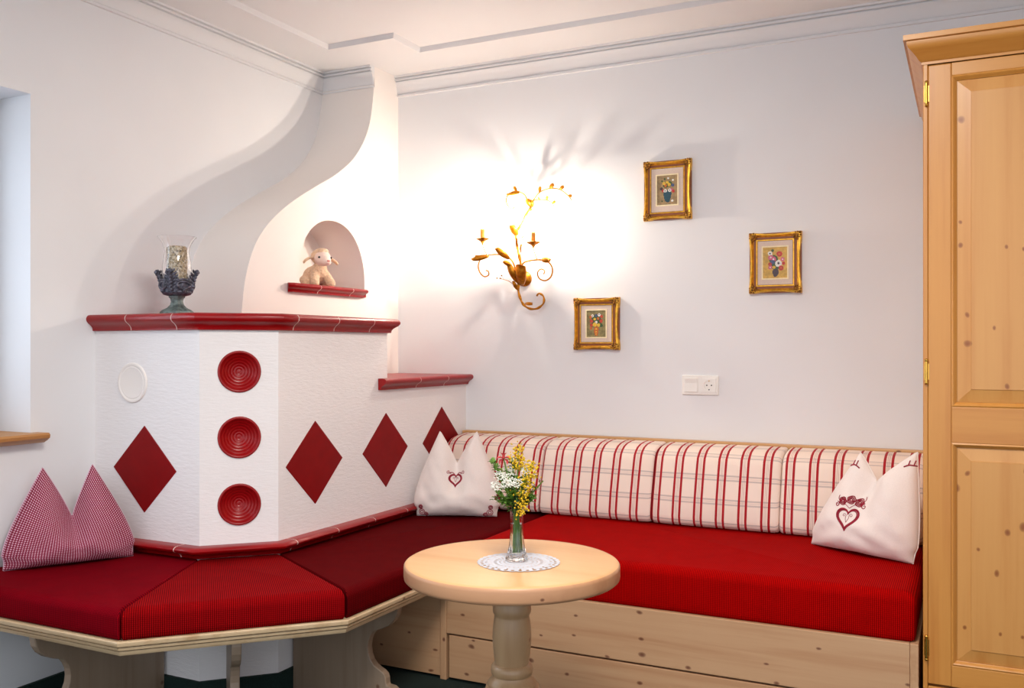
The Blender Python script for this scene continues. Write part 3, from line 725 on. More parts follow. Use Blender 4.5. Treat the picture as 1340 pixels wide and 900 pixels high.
# ================================================================ round table
TX, TY, TZ, TR = -1.062, 2.152, .600, .279
tb = thing('side_table', 'small round pale wooden table on a turned pedestal', 'table', (TX, TY, 0))
g = G().lathe([(0, .556), (.270, .556), (.2745, .5575), (.278, .561), (TR, .566), (TR, .588), (.2782, .593), (.2755, .5965), (.271, .599), (.265, TZ), (0, TZ)], (TX, TY, 0), 96)
top = link('tabletop', g, [M['table_top'], M['table_edge']], tb, smooth=50)
for p in top.data.polygons:
    if abs(p.normal.z) < .8: p.material_index = 1
g = G().lathe([(0, .556), (.10, .556), (.10, .532), (.094, .528), (.062, .524), (.052, .512), (.044, .500), (.049, .482), (.050, .474), (.049, .466), (.045, .460), (.045, .456), (.047, .446), (.0495, .425), (.0505, .405), (.0500, .385), (.0475, .360), (.0450, .342), (.0445, .336), (.049, .333), (.0535, .326), (.0545, .318), (.0530, .309), (.049, .305), (.050, .300), (.058, .292), (.063, .286), (.063, .280), (0, .280)], (TX, TY, 0), 56)
link('turned_column', g, M['table_leg'], tb, smooth=40)
base = G().lathe([(0, .2795), (.066, .2795), (.074, .272), (.078, .255), (.078, .10), (.07, .09), (0, .09)], (TX, TY, 0), 8)
link('pedestal_block', base, M['table_leg'], tb, bevel=.003)
for k in range(4):
    a = k*PI/2+.35; d = Vector((math.cos(a), math.sin(a), 0)); w = Vector((-d.y, d.x, 0))*.022
    f = [(.066, .262), (.090, .255), (.105, .235), (.108, .205), (.125, .165), (.165, .115), (.215, .078), (.250, .060), (.262, .035), (.262, .0), (.205, .0), (.195, .028), (.150, .060), (.110, .085), (.066, .10)]
    fs = f
    link('foot', G().prism(fs, lambda u, z: Vector((TX, TY, z))+d*u-w, lambda u, z: Vector((TX, TY, z))+d*u+w), M['table_leg'], tb, bevel=.004, segs=2)
# doily
DX, DY = -1.036, 2.138
dl = G(); nA, radii = 224, [0, .012, .022, .030, .034, .040, .046, .050, .056, .064, .072, .080, .086, .091, .096, .1045]
vs = []
for k, r in enumerate(radii):
    for i in range(nA):
        a = 2*PI*i/nA
        rr = r
        if k >= len(radii)-2: rr = r*(1+.035*abs(math.sin(a*16))-.01)
        vs.append((DX+rr*math.cos(a), DY+rr*math.sin(a), TZ+.0008+.0009*(k % 2)))
fs = []
for k in range(len(radii)-1):
    for i in range(nA):
        hole = (k in (4, 6) and (i//2+(k//2)) % 4 == 0) or (k in (8,) and (i % 7) in (1, 2)) or (k == 13 and (i % 7) in (2, 3, 4)) or (k == 11 and i % 14 in (3, 4))
        if not hole: fs.append((k*nA+i, k*nA+(i+1) % nA, (k+1)*nA+(i+1) % nA, (k+1)*nA+i))
dl.add([(p[0]-DX, p[1]-DY, p[2]-TZ) for p in vs], fs)
do = link('lace_doily', dl, M['lace'], weld=False, recalc=False); do.location = (DX, DY, TZ)
do['label'] = 'round white scalloped lace doily under the flower vase'; do['category'] = 'doily'
# vase
VX, VY, VZ = -1.046, 2.148, TZ+.0022
vase = thing('flower_vase', 'slim fluted clear glass vase with water on the doily', 'vase', (VX, VY, VZ))
fl = lambda a, r, z: 1+.035*math.cos(10*a)*(1 if r > .008 else 0)
outp = [(.0, 0), (.026, 0), (.0285, .003), (.0285, .008), (.025, .016), (.0205, .034), (.0178, .056), (.0165, .080), (.0168, .105), (.0180, .125), (.0195, .143)]
inp = [(.0180, .143), (.0166, .125), (.0154, .105), (.0150, .080), (.0158, .056), (.0175, .036), (.0185, .022), (.014, .016), (0, .0155)]
link('vase_glass', G().lathe(outp+inp, (VX, VY, VZ), 60, fn=fl, cap=False), M['glass'], vase, smooth=50)
link('water', G().lathe([(0, .0162), (.0135, .0166), (.0178, .0225), (.0168, .036), (.0151, .056), (.0144, .080), (.0145, .095), (0, .095)], (VX, VY, VZ), 40, cap=False), M['water'], vase, smooth=50)
# flowers: each stem its own thing; R = direction along image-right, T = towards camera
R_ = Vector((math.cos(math.radians(26.26)), math.sin(math.radians(26.26)), 0)); D_ = Vector((-R_.y, R_.x, 0))
def fp(x, d, z): return Vector((VX, VY, VZ))+R_*x+D_*d+Vector((0, 0, z))
def leafmesh(g, base, tip, w, up=Vector((0, 0, 1)), mi=0, cup=.25, n=6):
    base = Vector(base); tip = Vector(tip); ax = tip-base; ln = ax.length
    sd = ax.cross(up)
    if sd.length < 1e-6: sd = ax.cross(Vector((1, 0, 0)))
    sd.normalize(); nr = sd.cross(ax).normalized(); vs = []
    for i in range(n+1):
        t = i/n; ww = w*math.sin(PI*min(1, t*.93+.05))**.8*(1 if t < 1 else .05); arc = nr*(math.sin(PI*t)*ln*.12)
        p = base+ax*t+arc
        for s_ in (-1, -.5, 0, .5, 1): vs.append(p+sd*ww*s_*.5+nr*(abs(s_)*ww*cup))
    fs = [(j*5+i, j*5+i+1, (j+1)*5+i+1, (j+1)*5+i) for j in range(n) for i in range(4)]
    g.add(vs, fs, mi)
FG = 'wildflowers in the glass vase'
def stem_thing(name, label, cat, x, d, z, x0, d0, leaves=0, r=.0014, mat='stem'):
    o = thing(name, label, cat, tuple(fp(x0, d0, .018)), FG)
    pts = smoothpts([fp(x0, d0, .020), fp(x0*.8+x*.02, d0*.8, .08), fp(x0*.2+x*.13, d0*.2+d*.12, .135), fp(x*.5, d*.5, .135+(z-.135)*.45), fp(x, d, z)], 5)
    link('stem', G().tube(pts, [r*1.2]*len(pts), 6), M[mat], o, smooth=180)
    if leaves:
        g = G()
        for k in range(leaves):
            q = pts[11+int((len(pts)-13)*k/leaves)]; a = random.uniform(0, 2*PI); L_ = random.uniform(.018, .034)
            tip = q+R_*math.cos(a)*L_+D_*math.sin(a)*L_+Vector((0, 0, random.uniform(.0, .02)))
            leafmesh(g, q, tip, L_*.34)
        link('leaves', g, M['leaf'], o, smooth=180, kind='stuff', weld=False, recalc=False)
    return o, pts
def r3v(s_): return Vector((random.gauss(0, s_), random.gauss(0, s_), random.gauss(0, s_)))
# yellow plumes
for i, (x, d, z, lab) in enumerate([(.004, .010, .292, 'tall yellow flower plume at the top centre of the vase bouquet'), (.040, .0, .252, 'yellow flower plume at the right of the vase bouquet'),
                                    (.020, -.012, .212, 'yellow flower plume in the middle of the vase bouquet'), (.012, -.025, .180, 'low yellow flower plume just above the vase rim')]):
    o, pts = stem_thing('yellow_flower', lab, 'flower', x, d, z, random.uniform(-.008, .008), random.uniform(-.008, .008), 9)
    g = G()
    for k in range(210 if i < 2 else 110):
        t = random.random(); c = fp(x*(.72+.28*t), d, z-.060*(1-t))+Vector((random.gauss(0, .0095), random.gauss(0, .0095), random.gauss(0, .006)))
        g.ball(c, random.uniform(.0015, .0030), 6, 4)
    link('blossoms', g, M['yellow'], o, kind='stuff', weld=False, smooth=180)
# white umbels
for i, (x, d, z, lab) in enumerate([(-.040, -.015, .222, 'white umbel flower at the upper left of the vase bouquet'), (-.052, -.02, .196, 'white umbel flower at the far left edge of the vase bouquet'), (-.024, -.03, .205, 'white umbel flower left of centre in the vase bouquet'),
                                    (-.006, -.028, .206, 'white umbel flower below the yellow plume in the vase bouquet'), (-.020, .01, .228, 'white umbel flower at the back of the vase bouquet'), (.022, .0, .236, 'small white flower between the yellow plumes')]):
    o, pts = stem_thing('white_flower', lab, 'flower', x, d, z-.018, random.uniform(-.008, .008), random.uniform(-.008, .008), 6)
    g = G(); sg_ = G()
    for k in range(15 if i < 5 else 6):
        a = k*2.4; rr = .016*math.sqrt((k+.5)/15); c = fp(x+rr*math.cos(a), d+.7*rr*math.sin(a), z+.62*rr*math.sin(a)-.15*rr+random.uniform(-.003, .003))
        sg_.tube([fp(x, d, z-.018), c], .0004, 4)
        for q in range(6): g.ball(c+Vector((random.gauss(0, .0028), random.gauss(0, .0028), random.gauss(0, .0025))), .0021, 6, 4, sc=(1, 1, .6))
    link('umbel_rays', sg_, M['stem'], o, weld=False); link('blossoms', g, M['whitef'], o, kind='stuff', weld=False, smooth=180)
# pink flower
for (x, d, z, lab) in [(-.034, .0, .262, 'pink star-shaped flower at the top left of the vase bouquet'), (-.050, -.01, .165, 'small dark red flower low at the left of the vase bouquet')]:
    o, pts = stem_thing('pink_flower', lab, 'flower', x, d, z, random.uniform(-.006, .006), .004, 2)
    for k in range(6):
        a = k*PI/3; g = G(); L_ = .018 if z > .2 else .009
        leafmesh(g, fp(x, d, z), fp(x+L_*math.cos(a), d-.004, z+L_*math.sin(a)), L_*.85)
        link('petal', g, M['pink'] if z > .2 else M['redbud'], o, smooth=180, recalc=False)
# green sprigs
for i, (x, d, z, lab) in enumerate([(-.066, .0, .262, 'pale green leafy sprig at the top left edge of the vase bouquet'), (.068, .0, .205, 'feathery brown-green sprig at the right edge of the vase bouquet'), (-.012, .02, .262, 'green leafy sprig at the back left of the vase bouquet'),
                                    (-.058, -.012, .160, 'low green sprig spreading left over the vase rim'), (.050, -.01, .165, 'low green sprig spreading right over the vase rim'), (.0, -.03, .165, 'dark green leaf in the centre above the vase rim')]):
    o, pts = stem_thing('leafy_sprig', lab, 'foliage', x, d, z, random.uniform(-.008, .008), random.uniform(-.008, .008), 0)
    g = G(); N = (60, 80, 64, 60, 60, 30)[i]
    for k in range(N):
        q = pts[9+int((len(pts)-10)*random.random())]+r3v(.003)
        a = random.uniform(0, 2*PI); L_ = random.uniform(.010, .026) if i not in (1,) else random.uniform(.006, .014)
        leafmesh(g, q, q+R_*math.cos(a)*L_+D_*math.sin(a)*L_+Vector((0, 0, random.uniform(-.3, 1)*L_)), L_*(.5 if i != 5 else .7), n=4)
    link('leaves', g, M['leaf_dark'] if i == 5 else (M['seed'] if i == 1 else M['leaf']), o, kind='stuff', weld=False, recalc=False, smooth=180)

# ================================================================ wardrobe
wd = thing('wardrobe', 'tall knotty pine wardrobe with crown moulding and panelled door', 'wardrobe', (.4, 3.2, 0))
wx0, wx1, wy0, wy1 = -.113, .95, 2.78, 3.66
link('carcass', G().box(wx0, wx1, wy0+.022, wy1, .10, 1.935), M['ward_z'], wd, bevel=.002)
link('front_post', G().box(wx0, wx0+.012, wy0-.003, wy0+.021, .10, 1.935), M['ward_z'], wd, bevel=.002)
link('plinth', G().box(wx0+.02, wx1-.02, wy0+.05, wy1, 0, .0995), M['ward_x'], wd)
link('base_rail', G().box(wx0+.0125, wx1, wy0-.003, wy0+.021, .10, .225), M['ward_x'], wd, bevel=.002)
crp = [(0, 1.925), (.004, 1.925), (.004, 1.932), (.010, 1.936), (.016, 1.946), (.028, 1.960), (.036, 1.968), (.040, 1.978), (.040, 1.984), (.048, 1.986), (.048, 2.0), (0, 2.0)]
link('crown_moulding', G().sweep(offset_sections([(wx0, wy1), (wx0, wy0-.001), (wx1, wy0-.001)], crp)), M['ward_x'], wd, smooth=30)
link('top_board', G().box(wx0+.001, wx1, wy0, wy1, 1.9355, 1.999), M['ward_x'], wd)
def door(x0, x1, first):
    z0, z1, f0, f1 = .232, 1.922, wy0-.004, wy0+.018
    sw = .058; dr = link('door', G().box(x0, x0+sw, f0, f1, z0, z1).box(x1-sw, x1, f0, f1, z0, z1), M['ward_z'], wd, bevel=.003, weld=False)
    pz = ((.290, .893), (.990, 1.887))
    for (a, b_) in ((z0, pz[0][0]), (pz[0][1], pz[1][0]), (pz[1][1], z1)):
        link('rail', G().box(x0+sw+.0002, x1-sw-.0002, f0+.0002, f1, a, b_), M['ward_x'], dr, bevel=.0015)
    for (a, b_) in pz:
        xa, xb = x0+sw, x1-sw
        # moulding slip round the opening
        g = G()
        secs = []
        for (px, pz_, sx, sz) in ((xa, a, 1, 1), (xb, a, -1, 1), (xb, b_, -1, -1), (xa, b_, 1, -1)):
            secs.append([(px+sx*d, f0+y, pz_+sz*d) for d, y in ((0, .001), (.004, -.001), (.007, .001), (.009, .005), (.013, .008), (.013, .016), (0, .016))])
        secs.append(secs[0]); g.sweep(secs, cap=False)
        link('panel_moulding', g, M['ward_z'], dr, smooth=35)
        # raised panel
        i0, i1, bv = .0135, .0155, .050
        def ring(d, y): return [(xa+d, f0+y, a+d), (xb-d, f0+y, a+d), (xb-d, f0+y, b_-d), (xa+d, f0+y, b_-d)]
        g = G().sweep([ring(.0135, .016), ring(.0135, .0105), ring(.0135+.034, .0035), ring(.0135+.035, .0015)], cap=False)
        g.add(ring(.0135+.035, .0015), [(0,1,2,3)]); g.add(ring(.0135, .016), [(3,2,1,0)])
        link('raised_panel', g, M['ward_p'], dr)
    for hz in (1.845, 1.085, .33):
        hx = x0-.004 if first else x1+.004
        link('hinge', G().tube([(hx, f0-.004, hz-.028), (hx, f0-.004, hz+.028)], .0045, 10).box(hx-.006, hx+.007, f0-.001, f0+.002, hz-.022, hz+.022).ball((hx, f0-.004, hz+.031), .005, 8, 6).ball((hx, f0-.004, hz-.031), .005, 8, 6), M['brass'], dr, weld=False, smooth=40)
door(wx0+.0125, .415, True); door(.418, .945, False)

# ================================================================ switch + socket
sp = thing('wall_socket', 'white double wall plate with light switch and power socket', 'socket', (-.974, YB, .999))
sx, sz = -.974, .999
link('frame_plate', G().box(sx-.0745, sx+.0745, YB-.009, YB-.0002, sz-.0395, sz+.0395), M['plastic'], sp, bevel=.003, segs=3)
sw_ = link('rocker_switch', G().prism([(0, 0), (-.0055, 0), (-.0035, .036), (-.0055, .055), (0, .055)], lambda y, z: (sx-.0625, YB-.0092+y, sz-.0275+z), lambda y, z: (sx-.0095, YB-.0092+y, sz-.0275+z)), M['plastic'], sp, bevel=.001)
g = fill_holes([(-.0275, -.0275), (.0275, -.0275), (.0275, .0275), (-.0275, .0275)], [[(.0195*math.cos(i*PI/16), .0195*math.sin(i*PI/16)) for i in range(32)]], lambda a, b_: (sx+.037+a, YB-.0135, sz+b_))
g.sweep([[(sx+.037+.0195*math.cos(i*PI/16), y, sz+.0195*math.sin(i*PI/16)) for i in range(32)] for y in (YB-.0135, YB-.0094)], cap=False)
q = [(-.0275, -.0275), (.0275, -.0275), (.0275, .0275), (-.0275, .0275)]
g.sweep([[(sx+.037+a, y, sz+b_) for a, b_ in q] for y in (YB-.0135, YB-.0091)], cap=False)
so = link('socket_insert', g, M['plastic'], sp)
link('socket_floor', G().lathe([(0, 0), (.0194, 0)], n=32, cap=False), M['plastic'], so)
o = so.children[0]; 
for v in o.data.vertices: x, y, z = v.co; y0 = -.0094; v.co = (.037+(x+sp['_loc'][0]), y0, (y+sp['_loc'][1]))
for hx in (-.0095, .0095):
    g = G().tube([(sx+.037+hx, YB-.0098, sz), (sx+.037+hx, YB-.0090, sz)], .0028, 12); link('pin_hole', g, M['darkhole'], so)
for hz in (-.0175, .0175): link('earth_clip', G().box(sx+.035, sx+.039, YB-.0125, YB-.0095, sz+hz-.0022, sz+hz+.0022), M['brass'] if hz > 0 else M['darkhole'], so)

# ================================================================ pictures
def disc(g, c, r, y, mi, n=9, jit=.15, ax=1):
    vs = [(c[0], y, c[1])]
    for i in range(n):
        a = 2*PI*i/n; q = r*(1+random.uniform(-jit, jit)); vs.append((c[0]+q*math.cos(a), y, c[1]+q*ax*math.sin(a)))
    g.add(vs, [(0, i+1, (i+1) % n+1) for i in range(n)], mi)
def picture(label, cx, cz, w, h, ground_m, art, sight, tilt=0):
    """w,h outer size; local coords centred, y = 0 at the wall, -y towards the room"""
    root = thing('framed_picture', label, 'picture', (0,0,0), 'small gold framed flower paintings')
    fw = .034
    prof = [(0, -.002), (0, -.020), (.003, -.026), (.009, -.027), (.014, -.022), (.020, -.016), (.026, -.016), (.0285, -.020), (.032, -.020), (fw, -.014), (fw, -.002)]
    def sides(cr):
        out = []
        N = 10
        crn = [(-w/2, -h/2), (w/2, -h/2), (w/2, h/2), (-w/2, h/2)]
        for k in range(4):
            a = Vector(crn[k]); b_ = Vector(crn[(k+1) % 4]); d = (b_-a).normalized(); nin = Vector((-d.y, d.x)); ln = (b_-a).length; secs = []
            for i in range(N+1):
                t = i/N; sec = []
                dip = .006*(math.sin(PI*min(1, max(0, (t-.14)/.72))))**.8
                for dd, y in prof:
                    lo, hi = dd, ln-dd; s_ = lo+(hi-lo)*t; inn = dd if dd > .02 else dd+dip*(1-dd/.02)
                    p = a+d*s_+nin*inn; sec.append((p.x, y, p.y))
                secs.append(sec)
            out.append(secs)
        return out
    for secs in sides(0): link('frame_rail', G().sweep(secs), M['gold'], root, smooth=35)
    for sxn in (-1, 1):
        for szn in (-1, 1):
            g = G(); cx_, cz_ = sxn*(w/2-.016), szn*(h/2-.016)
            g.ball((cx_, -.024, cz_), .010, 10, 8, sc=(1, .5, 1))
            for k in range(9):
                a = k*2*PI/9; g.ball((cx_+.012*math.cos(a), -.024, cz_+.012*math.sin(a)), .0048, 8, 6, sc=(1, .8, 1))
            for k in range(4):
                g.ball((cx_-sxn*(.014+.007*k), -.023+.001*k, cz_+szn*.004), .0058-.0009*k, 8, 6, sc=(1.3, .7, .8)); g.ball((cx_+sxn*.004, -.023+.001*k, cz_-szn*(.014+.007*k)), .0058-.0009*k, 8, 6, sc=(.8, .7, 1.3))
            g.ball((cx_+sxn*.010, -.024, cz_+szn*.010), .006, 8, 6)
            link('corner_ornament', g, M['gold_dark'], root, weld=False, smooth=180)
    link('back_edge', G().box(-w/2+.002, w/2-.002, -.018, -.0005, -h/2+.002, h/2-.002), M['frame_side'], root)
    iw, ih = w/2-fw, h/2-fw; aw, ah = sight[0]/2, sight[1]/2
    g = G(); y = -.0188
    o4 = [(-iw, -ih), (iw, -ih), (iw, ih), (-iw, ih)]; i4 = [(-aw-.005, -ah-.005), (aw+.005, -ah-.005), (aw+.005, ah+.005), (-aw-.005, ah+.005)]
    g.add([(a, y, b_) for a, b_ in o4+i4], [(k, (k+1) % 4, 4+(k+1) % 4, 4+k) for k in range(4)])
    link('linen_mat', g, M['mat_board'], root, recalc=False)
    i5 = [(-aw, -ah), (aw, -ah), (aw, ah), (-aw, ah)]; g = G()
    g.add([(a, -.0205, b_) for a, b_ in i4]+[(a, -.0205, b_) for a, b_ in i5]+[(a, -.0186, b_) for a, b_ in i5]+[(a, -.0186, b_) for a, b_ in i4],
          [(k, (k+1) % 4, 4+(k+1) % 4, 4+k) for k in range(4)]+[(4+k, 4+(k+1) % 4, 8+(k+1) % 4, 8+k) for k in range(4)]+[(k, (k+1) % 4, 12+(k+1) % 4, 12+k) for k in range(4)])
    link('fillet', g, M['fillet'], root, recalc=False)
    mats = [ground_m]+[M[k] for k in ('p_red', 'p_pink', 'p_white', 'p_blue', 'p_teal', 'p_yel', 'p_green', 'p_dark', 'p_orange')]
    g = G(); g.add([(a, -.0184, b_) for a, b_ in i5], [(0,1,2,3)])
    layer = 0
    for (x, z, r, mi) in art:
        layer += 1; disc(g, (x*aw, z*ah), r*aw, -.0184-.00002*layer, mi)
        if mi in (1, 2, 3, 9) and r > .15:
            disc(g, (x*aw, z*ah), r*aw*.35, -.0184-.00002*layer-.00001, {1: 9, 2: 3, 3: 8, 9: 6}[mi])
    link('painting', g, mats, root, recalc=False, weld=False)
    root.location = (cx, YB, cz); root.rotation_euler = (0, tilt, 0)
# art lists: x,z in -1..1 of the sight size, r in sight half-widths, colour slot
art1 = [(-.5, .62, .10, 7), (-.25, .75, .1, 7), (.1, .8, .1, 3), (.55, .66, .1, 3), (-.1, .35, .3, 7), (.25, .4, .25, 7), (-.3, .45, .16, 6), (.0, .52, .15, 6), (.2, .36, .16, 6), (-.15, .3, .14, 9), (.55, .3, .16, 4), (.6, -.1, .14, 1), (-.55, .1, .16, 8), (-.4, -.05, .15, 1), (.4, .0, .15, 2),
        (.0, -.25, .40, 5), (.02, -.5, .34, 5), (.02, -.68, .24, 5), (-.2, -.05, .17, 3), (.25, -.02, .17, 3), (.5, -.75, .12, 3), (-.5, -.75, .08, 7)]
art2 = [(.0, -.15, .45, 7), (-.15, .2, .4, 7), (-.42, .6, .20, 3), (-.2, .78, .12, 7), (.35, .55, .24, 1), (-.35, .35, .22, 2), (-.12, .22, .22, 2), (-.2, .05, .18, 4), (-.42, -.1, .16, 1), (-.4, -.3, .17, 2), (.28, -.05, .30, 3), (.62, .2, .18, 2), (.7, -.05, .15, 1), (.5, -.35, .22, 1), (-.1, -.3, .14, 6), (.05, -.62, .26, 8), (.02, -.78, .20, 8)]
art3 = [(0, .2, .55, 7), (-.3, .5, .3, 7), (-.4, .6, .16, 3), (.0, .62, .14, 4), (.3, .68, .16, 3), (.55, .55, .16, 1), (-.6, .5, .14, 9), (-.15, .35, .14, 6), (.2, .4, .14, 9), (.5, .2, .18, 1), (-.5, .2, .18, 1), (.0, .12, .14, 3), (-.5, -.1, .18, 1), (.5, -.12, .2, 7), (-.15, -.05, .22, 6), (.25, -.1, .18, 6), (-.55, -.35, .14, 9), (0, -.4, .28, 9), (0, -.62, .24, 9), (0, -.78, .18, 9)]
picture('uppermost gold framed flower painting with a teal vase', -1.108, 1.796, .201, .245, M['pg1'], art1, (.086, .120), 0)
picture('gold framed flower painting on yellow ground, nearest the wardrobe', -.676, 1.481, .200, .238, M['pg2'], art2, (.092, .120), 0)
picture('lowest gold framed flower painting, in green and orange, below the wall lamp', -1.418, 1.252, .205, .222, M['pg3'], art3, (.086, .112), 0)

# ================================================================ wall lamp
lx, ly, lz = -1.75, YB, 1.5
lamp = thing('wall_lamp', 'gilded twisting branch wall lamp with two candle bulbs and leaves', 'lamp', (lx, ly, lz))
def LP(pts): return [(lx+a, ly+b_, lz+c) for a, b_, c in pts]
stem_low = [(0.064,-0.04,-0.124),(0.077,-0.042,-0.114),(0.098,-0.044,-0.128),(0.099,-0.046,-0.157),(0.071,-0.048,-0.179),(0.036,-0.05,-0.18),(0.008,-0.052,-0.163),(-0.007,-0.054,-0.137),(-0.017,-0.056,-0.099),(-0.012,-0.058,-0.055),(-0.003,-0.06,-0.011)]
stem_up = [(-0.003,-0.06,-0.011),(-0.006,-0.0575,0.026),(-0.018,-0.055,0.072),(-0.028,-0.0525,0.117),(-0.034,-0.05,0.158),(-0.017,-0.0475,0.176),(0.011,-0.045,0.223),(0.036,-0.0425,0.266),(0.047,-0.04,0.292)]
curl_left = [(0.035,-0.04,0.274),(0.021,-0.045,0.297),(0.007,-0.05,0.321),(-0.028,-0.055,0.336),(-0.062,-0.06,0.325),(-0.072,-0.065,0.297),(-0.059,-0.07,0.27),(-0.037,-0.075,0.257),(-0.021,-0.08,0.267)]
curl_right = [(0.047,-0.04,0.292),(0.08,-0.048,0.322),(0.131,-0.056,0.335),(0.183,-0.064,0.326),(0.225,-0.072,0.296),(0.246,-0.08,0.272)]
curl_right2 = [(0.047,-0.04,0.292),(0.091,-0.055,0.29),(0.134,-0.07,0.28),(0.163,-0.085,0.259),(0.171,-0.1,0.235)]
arm_left = [(-0.018,-0.05,-0.077),(-0.027,-0.0558,-0.017),(-0.045,-0.0617,0.031),(-0.075,-0.0675,0.054),(-0.118,-0.0733,0.061),(-0.158,-0.0792,0.058),(-0.186,-0.085,0.045),(-0.197,-0.0908,0.013),(-0.185,-0.0967,-0.018),(-0.16,-0.1025,-0.037),(-0.136,-0.1083,-0.031),(-0.135,-0.1142,-0.015),(-0.145,-0.12,-0.012)]
arm_right = [(-0.013,-0.05,-0.017),(0.006,-0.0558,0.018),(0.039,-0.0617,0.028),(0.088,-0.0675,0.029),(0.133,-0.0733,0.018),(0.156,-0.0792,-0.011),(0.152,-0.085,-0.046),(0.128,-0.0908,-0.063),(0.102,-0.0967,-0.053),(0.097,-0.1025,-0.029),(0.115,-0.1083,-0.015),(0.135,-0.1142,-0.023),(0.134,-0.12,-0.038)]
g = G().lathe([(0, 0), (.034, 0), (.034, .006), (.028, .012), (.012, .020), (.009, .06), (0, .06)], n=24); g.v = [(lx-.012+p[0], ly-p[2], lz-.045+p[1]) for p in g.v]
link('wall_plate', g, M['gold_leaf'], lamp, smooth=40)
def taper(pts, r0, r1): return [r0+(r1-r0)*i/(len(pts)-1) for i in range(len(pts))]
for nm, pts, r0, r1 in (('main_stem', stem_low, .0040, .0062), ('main_stem', stem_up, .0070, .0050), ('scroll', curl_left, .0036, .0024), ('scroll', curl_right, .0034, .0020), ('scroll', curl_right2, .0030, .0018), ('arm', arm_left, .0044, .0027), ('arm', arm_right, .0044, .0027)):
    ps = smoothpts(LP(pts), 6); rr = taper(ps, r0, r1)
    if nm == 'main_stem': rr = [r_*(1+.22*math.sin(i*.9)) for i, r_ in enumerate(rr)]
    link(nm, G().tube(ps, rr, 10), M['gold_leaf'], lamp, smooth=180)
for pts in ([(-0.022,-0.04,-0.113),(-0.029,-0.06,-0.084),(-0.048,-0.08,-0.061),(-0.084,-0.1,-0.047)], [(-0.005,-0.05,0.019),(0.002,-0.07,0.062),(0.023,-0.09,0.118)], [(-0.038,-0.05,0.162),(-0.066,-0.07,0.199),(-0.093,-0.09,0.213)]):
    tw = smoothpts(LP(pts), 5); tg = link('twig', G().tube(tw, .0011, 6), M['gold_leaf'], lamp, smooth=180)
    for k in range(4):
        q = Vector(tw[-1])+Vector((random.uniform(-.02, .012), random.uniform(-.01, .01), random.uniform(-.022, .016))) if k else Vector(tw[-1])
        link('berry', G().ball(q, .0034, 8, 6).tube([tw[-3], q], .0005, 4), M['gold_dark'], tg, smooth=180, weld=False)
def gold_leaf(base, tip, w, cup=.35, curl=.25, n=10):
    base = Vector((lx+base[0], ly+base[1], lz+base[2])); tip = Vector((lx+tip[0], ly+tip[1], lz+tip[2]))
    ax = tip-base; ln = ax.length; front = Vector((0, -1, 0)); sd = ax.cross(front).normalized(); nr = sd.cross(ax).normalized()
    if nr.y > 0: nr = -nr
    vs = []
    for i in range(n+1):
        t = i/n; ww = w*(math.sin(PI*(t*.86+.09))**.75)*(1 if i < n else .4); bend = nr*(ln*curl*math.sin(PI*t*.9))
        if t > .8: bend += nr*(t-.8)*ln*1.2
        p = base+ax*(t if t < .85 else .85+(t-.85)*.3)+bend
        for k in range(9):
            s_ = k/4-1; rip = .1*math.sin(k*PI)*w
            vs.append(p+sd*ww*.5*math.sin(s_*1.35)/math.sin(1.35)-nr*(ww*cup*s_*s_)+nr*(.0016*(k % 2)))
    fs = [(j*9+i, j*9+i+1, (j+1)*9+i+1, (j+1)*9+i) for j in range(n) for i in range(8)]
    g = G().add(vs, fs); o = link('leaf', g, M['gold_leaf'], lamp, smooth=180, recalc=False)
    m_ = o.modifiers.new('thick', 'SOLIDIFY'); m_.thickness = .0012
LB = [((-.150,-.078,.056),(-.232,-.09,.038),.026), ((-.055,-.068,.040),(-.112,-.095,.094),.030), ((.098,-.07,.030),(.165,-.09,.020),.026), ((-.024,-.055,.140),(-.040,-.085,.196),.036),
      ((-.006,-.066,-.072),(-.046,-.095,.032),.034), ((.000,-.066,-.078),(.030,-.105,.030),.056), ((.0,-.062,-.07),(.006,-.095,.028),.030), ((.044,-.045,.262),(.028,-.07,.304),.026), ((.044,-.045,.262),(.052,-.06,.300),.022), ((-.010,-.058,.328),(-.072,-.07,.318),.016),
      ((.014,-.055,-.158),(.084,-.08,-.162),.015), ((-.045,-.065,.010),(-.080,-.09,.032),.022), ((.0,-.06,.060),(.022,-.09,.112),.010), ((.075,-.05,.290),(.100,-.07,.300),.018), ((-.02,-.055,.09),(-.008,-.08,.14),.012), ((-.018,-.06,-.098),(-.030,-.08,-.05),.018)]
LB += [((.080,-.048,.322),(.092,-.055,.352),.016), ((.131,-.056,.335),(.160,-.06,.356),.018), ((.183,-.064,.326),(.212,-.07,.340),.016), ((.225,-.072,.296),(.250,-.075,.290),.014), ((.120,-.06,.284),(.132,-.07,.306),.014),
       ((.155,-.08,.266),(.178,-.085,.276),.013), ((-.028,-.055,.336),(-.036,-.06,.360),.015), ((.028,-.045,.250),(.060,-.06,.256),.018), ((-.186,-.085,.045),(-.212,-.10,.060),.016), ((.133,-.073,.018),(.158,-.09,.036),.016), ((-.10,-.072,.060),(-.085,-.09,.088),.016)]
for a, b_, w in LB: gold_leaf(a, b_, w)
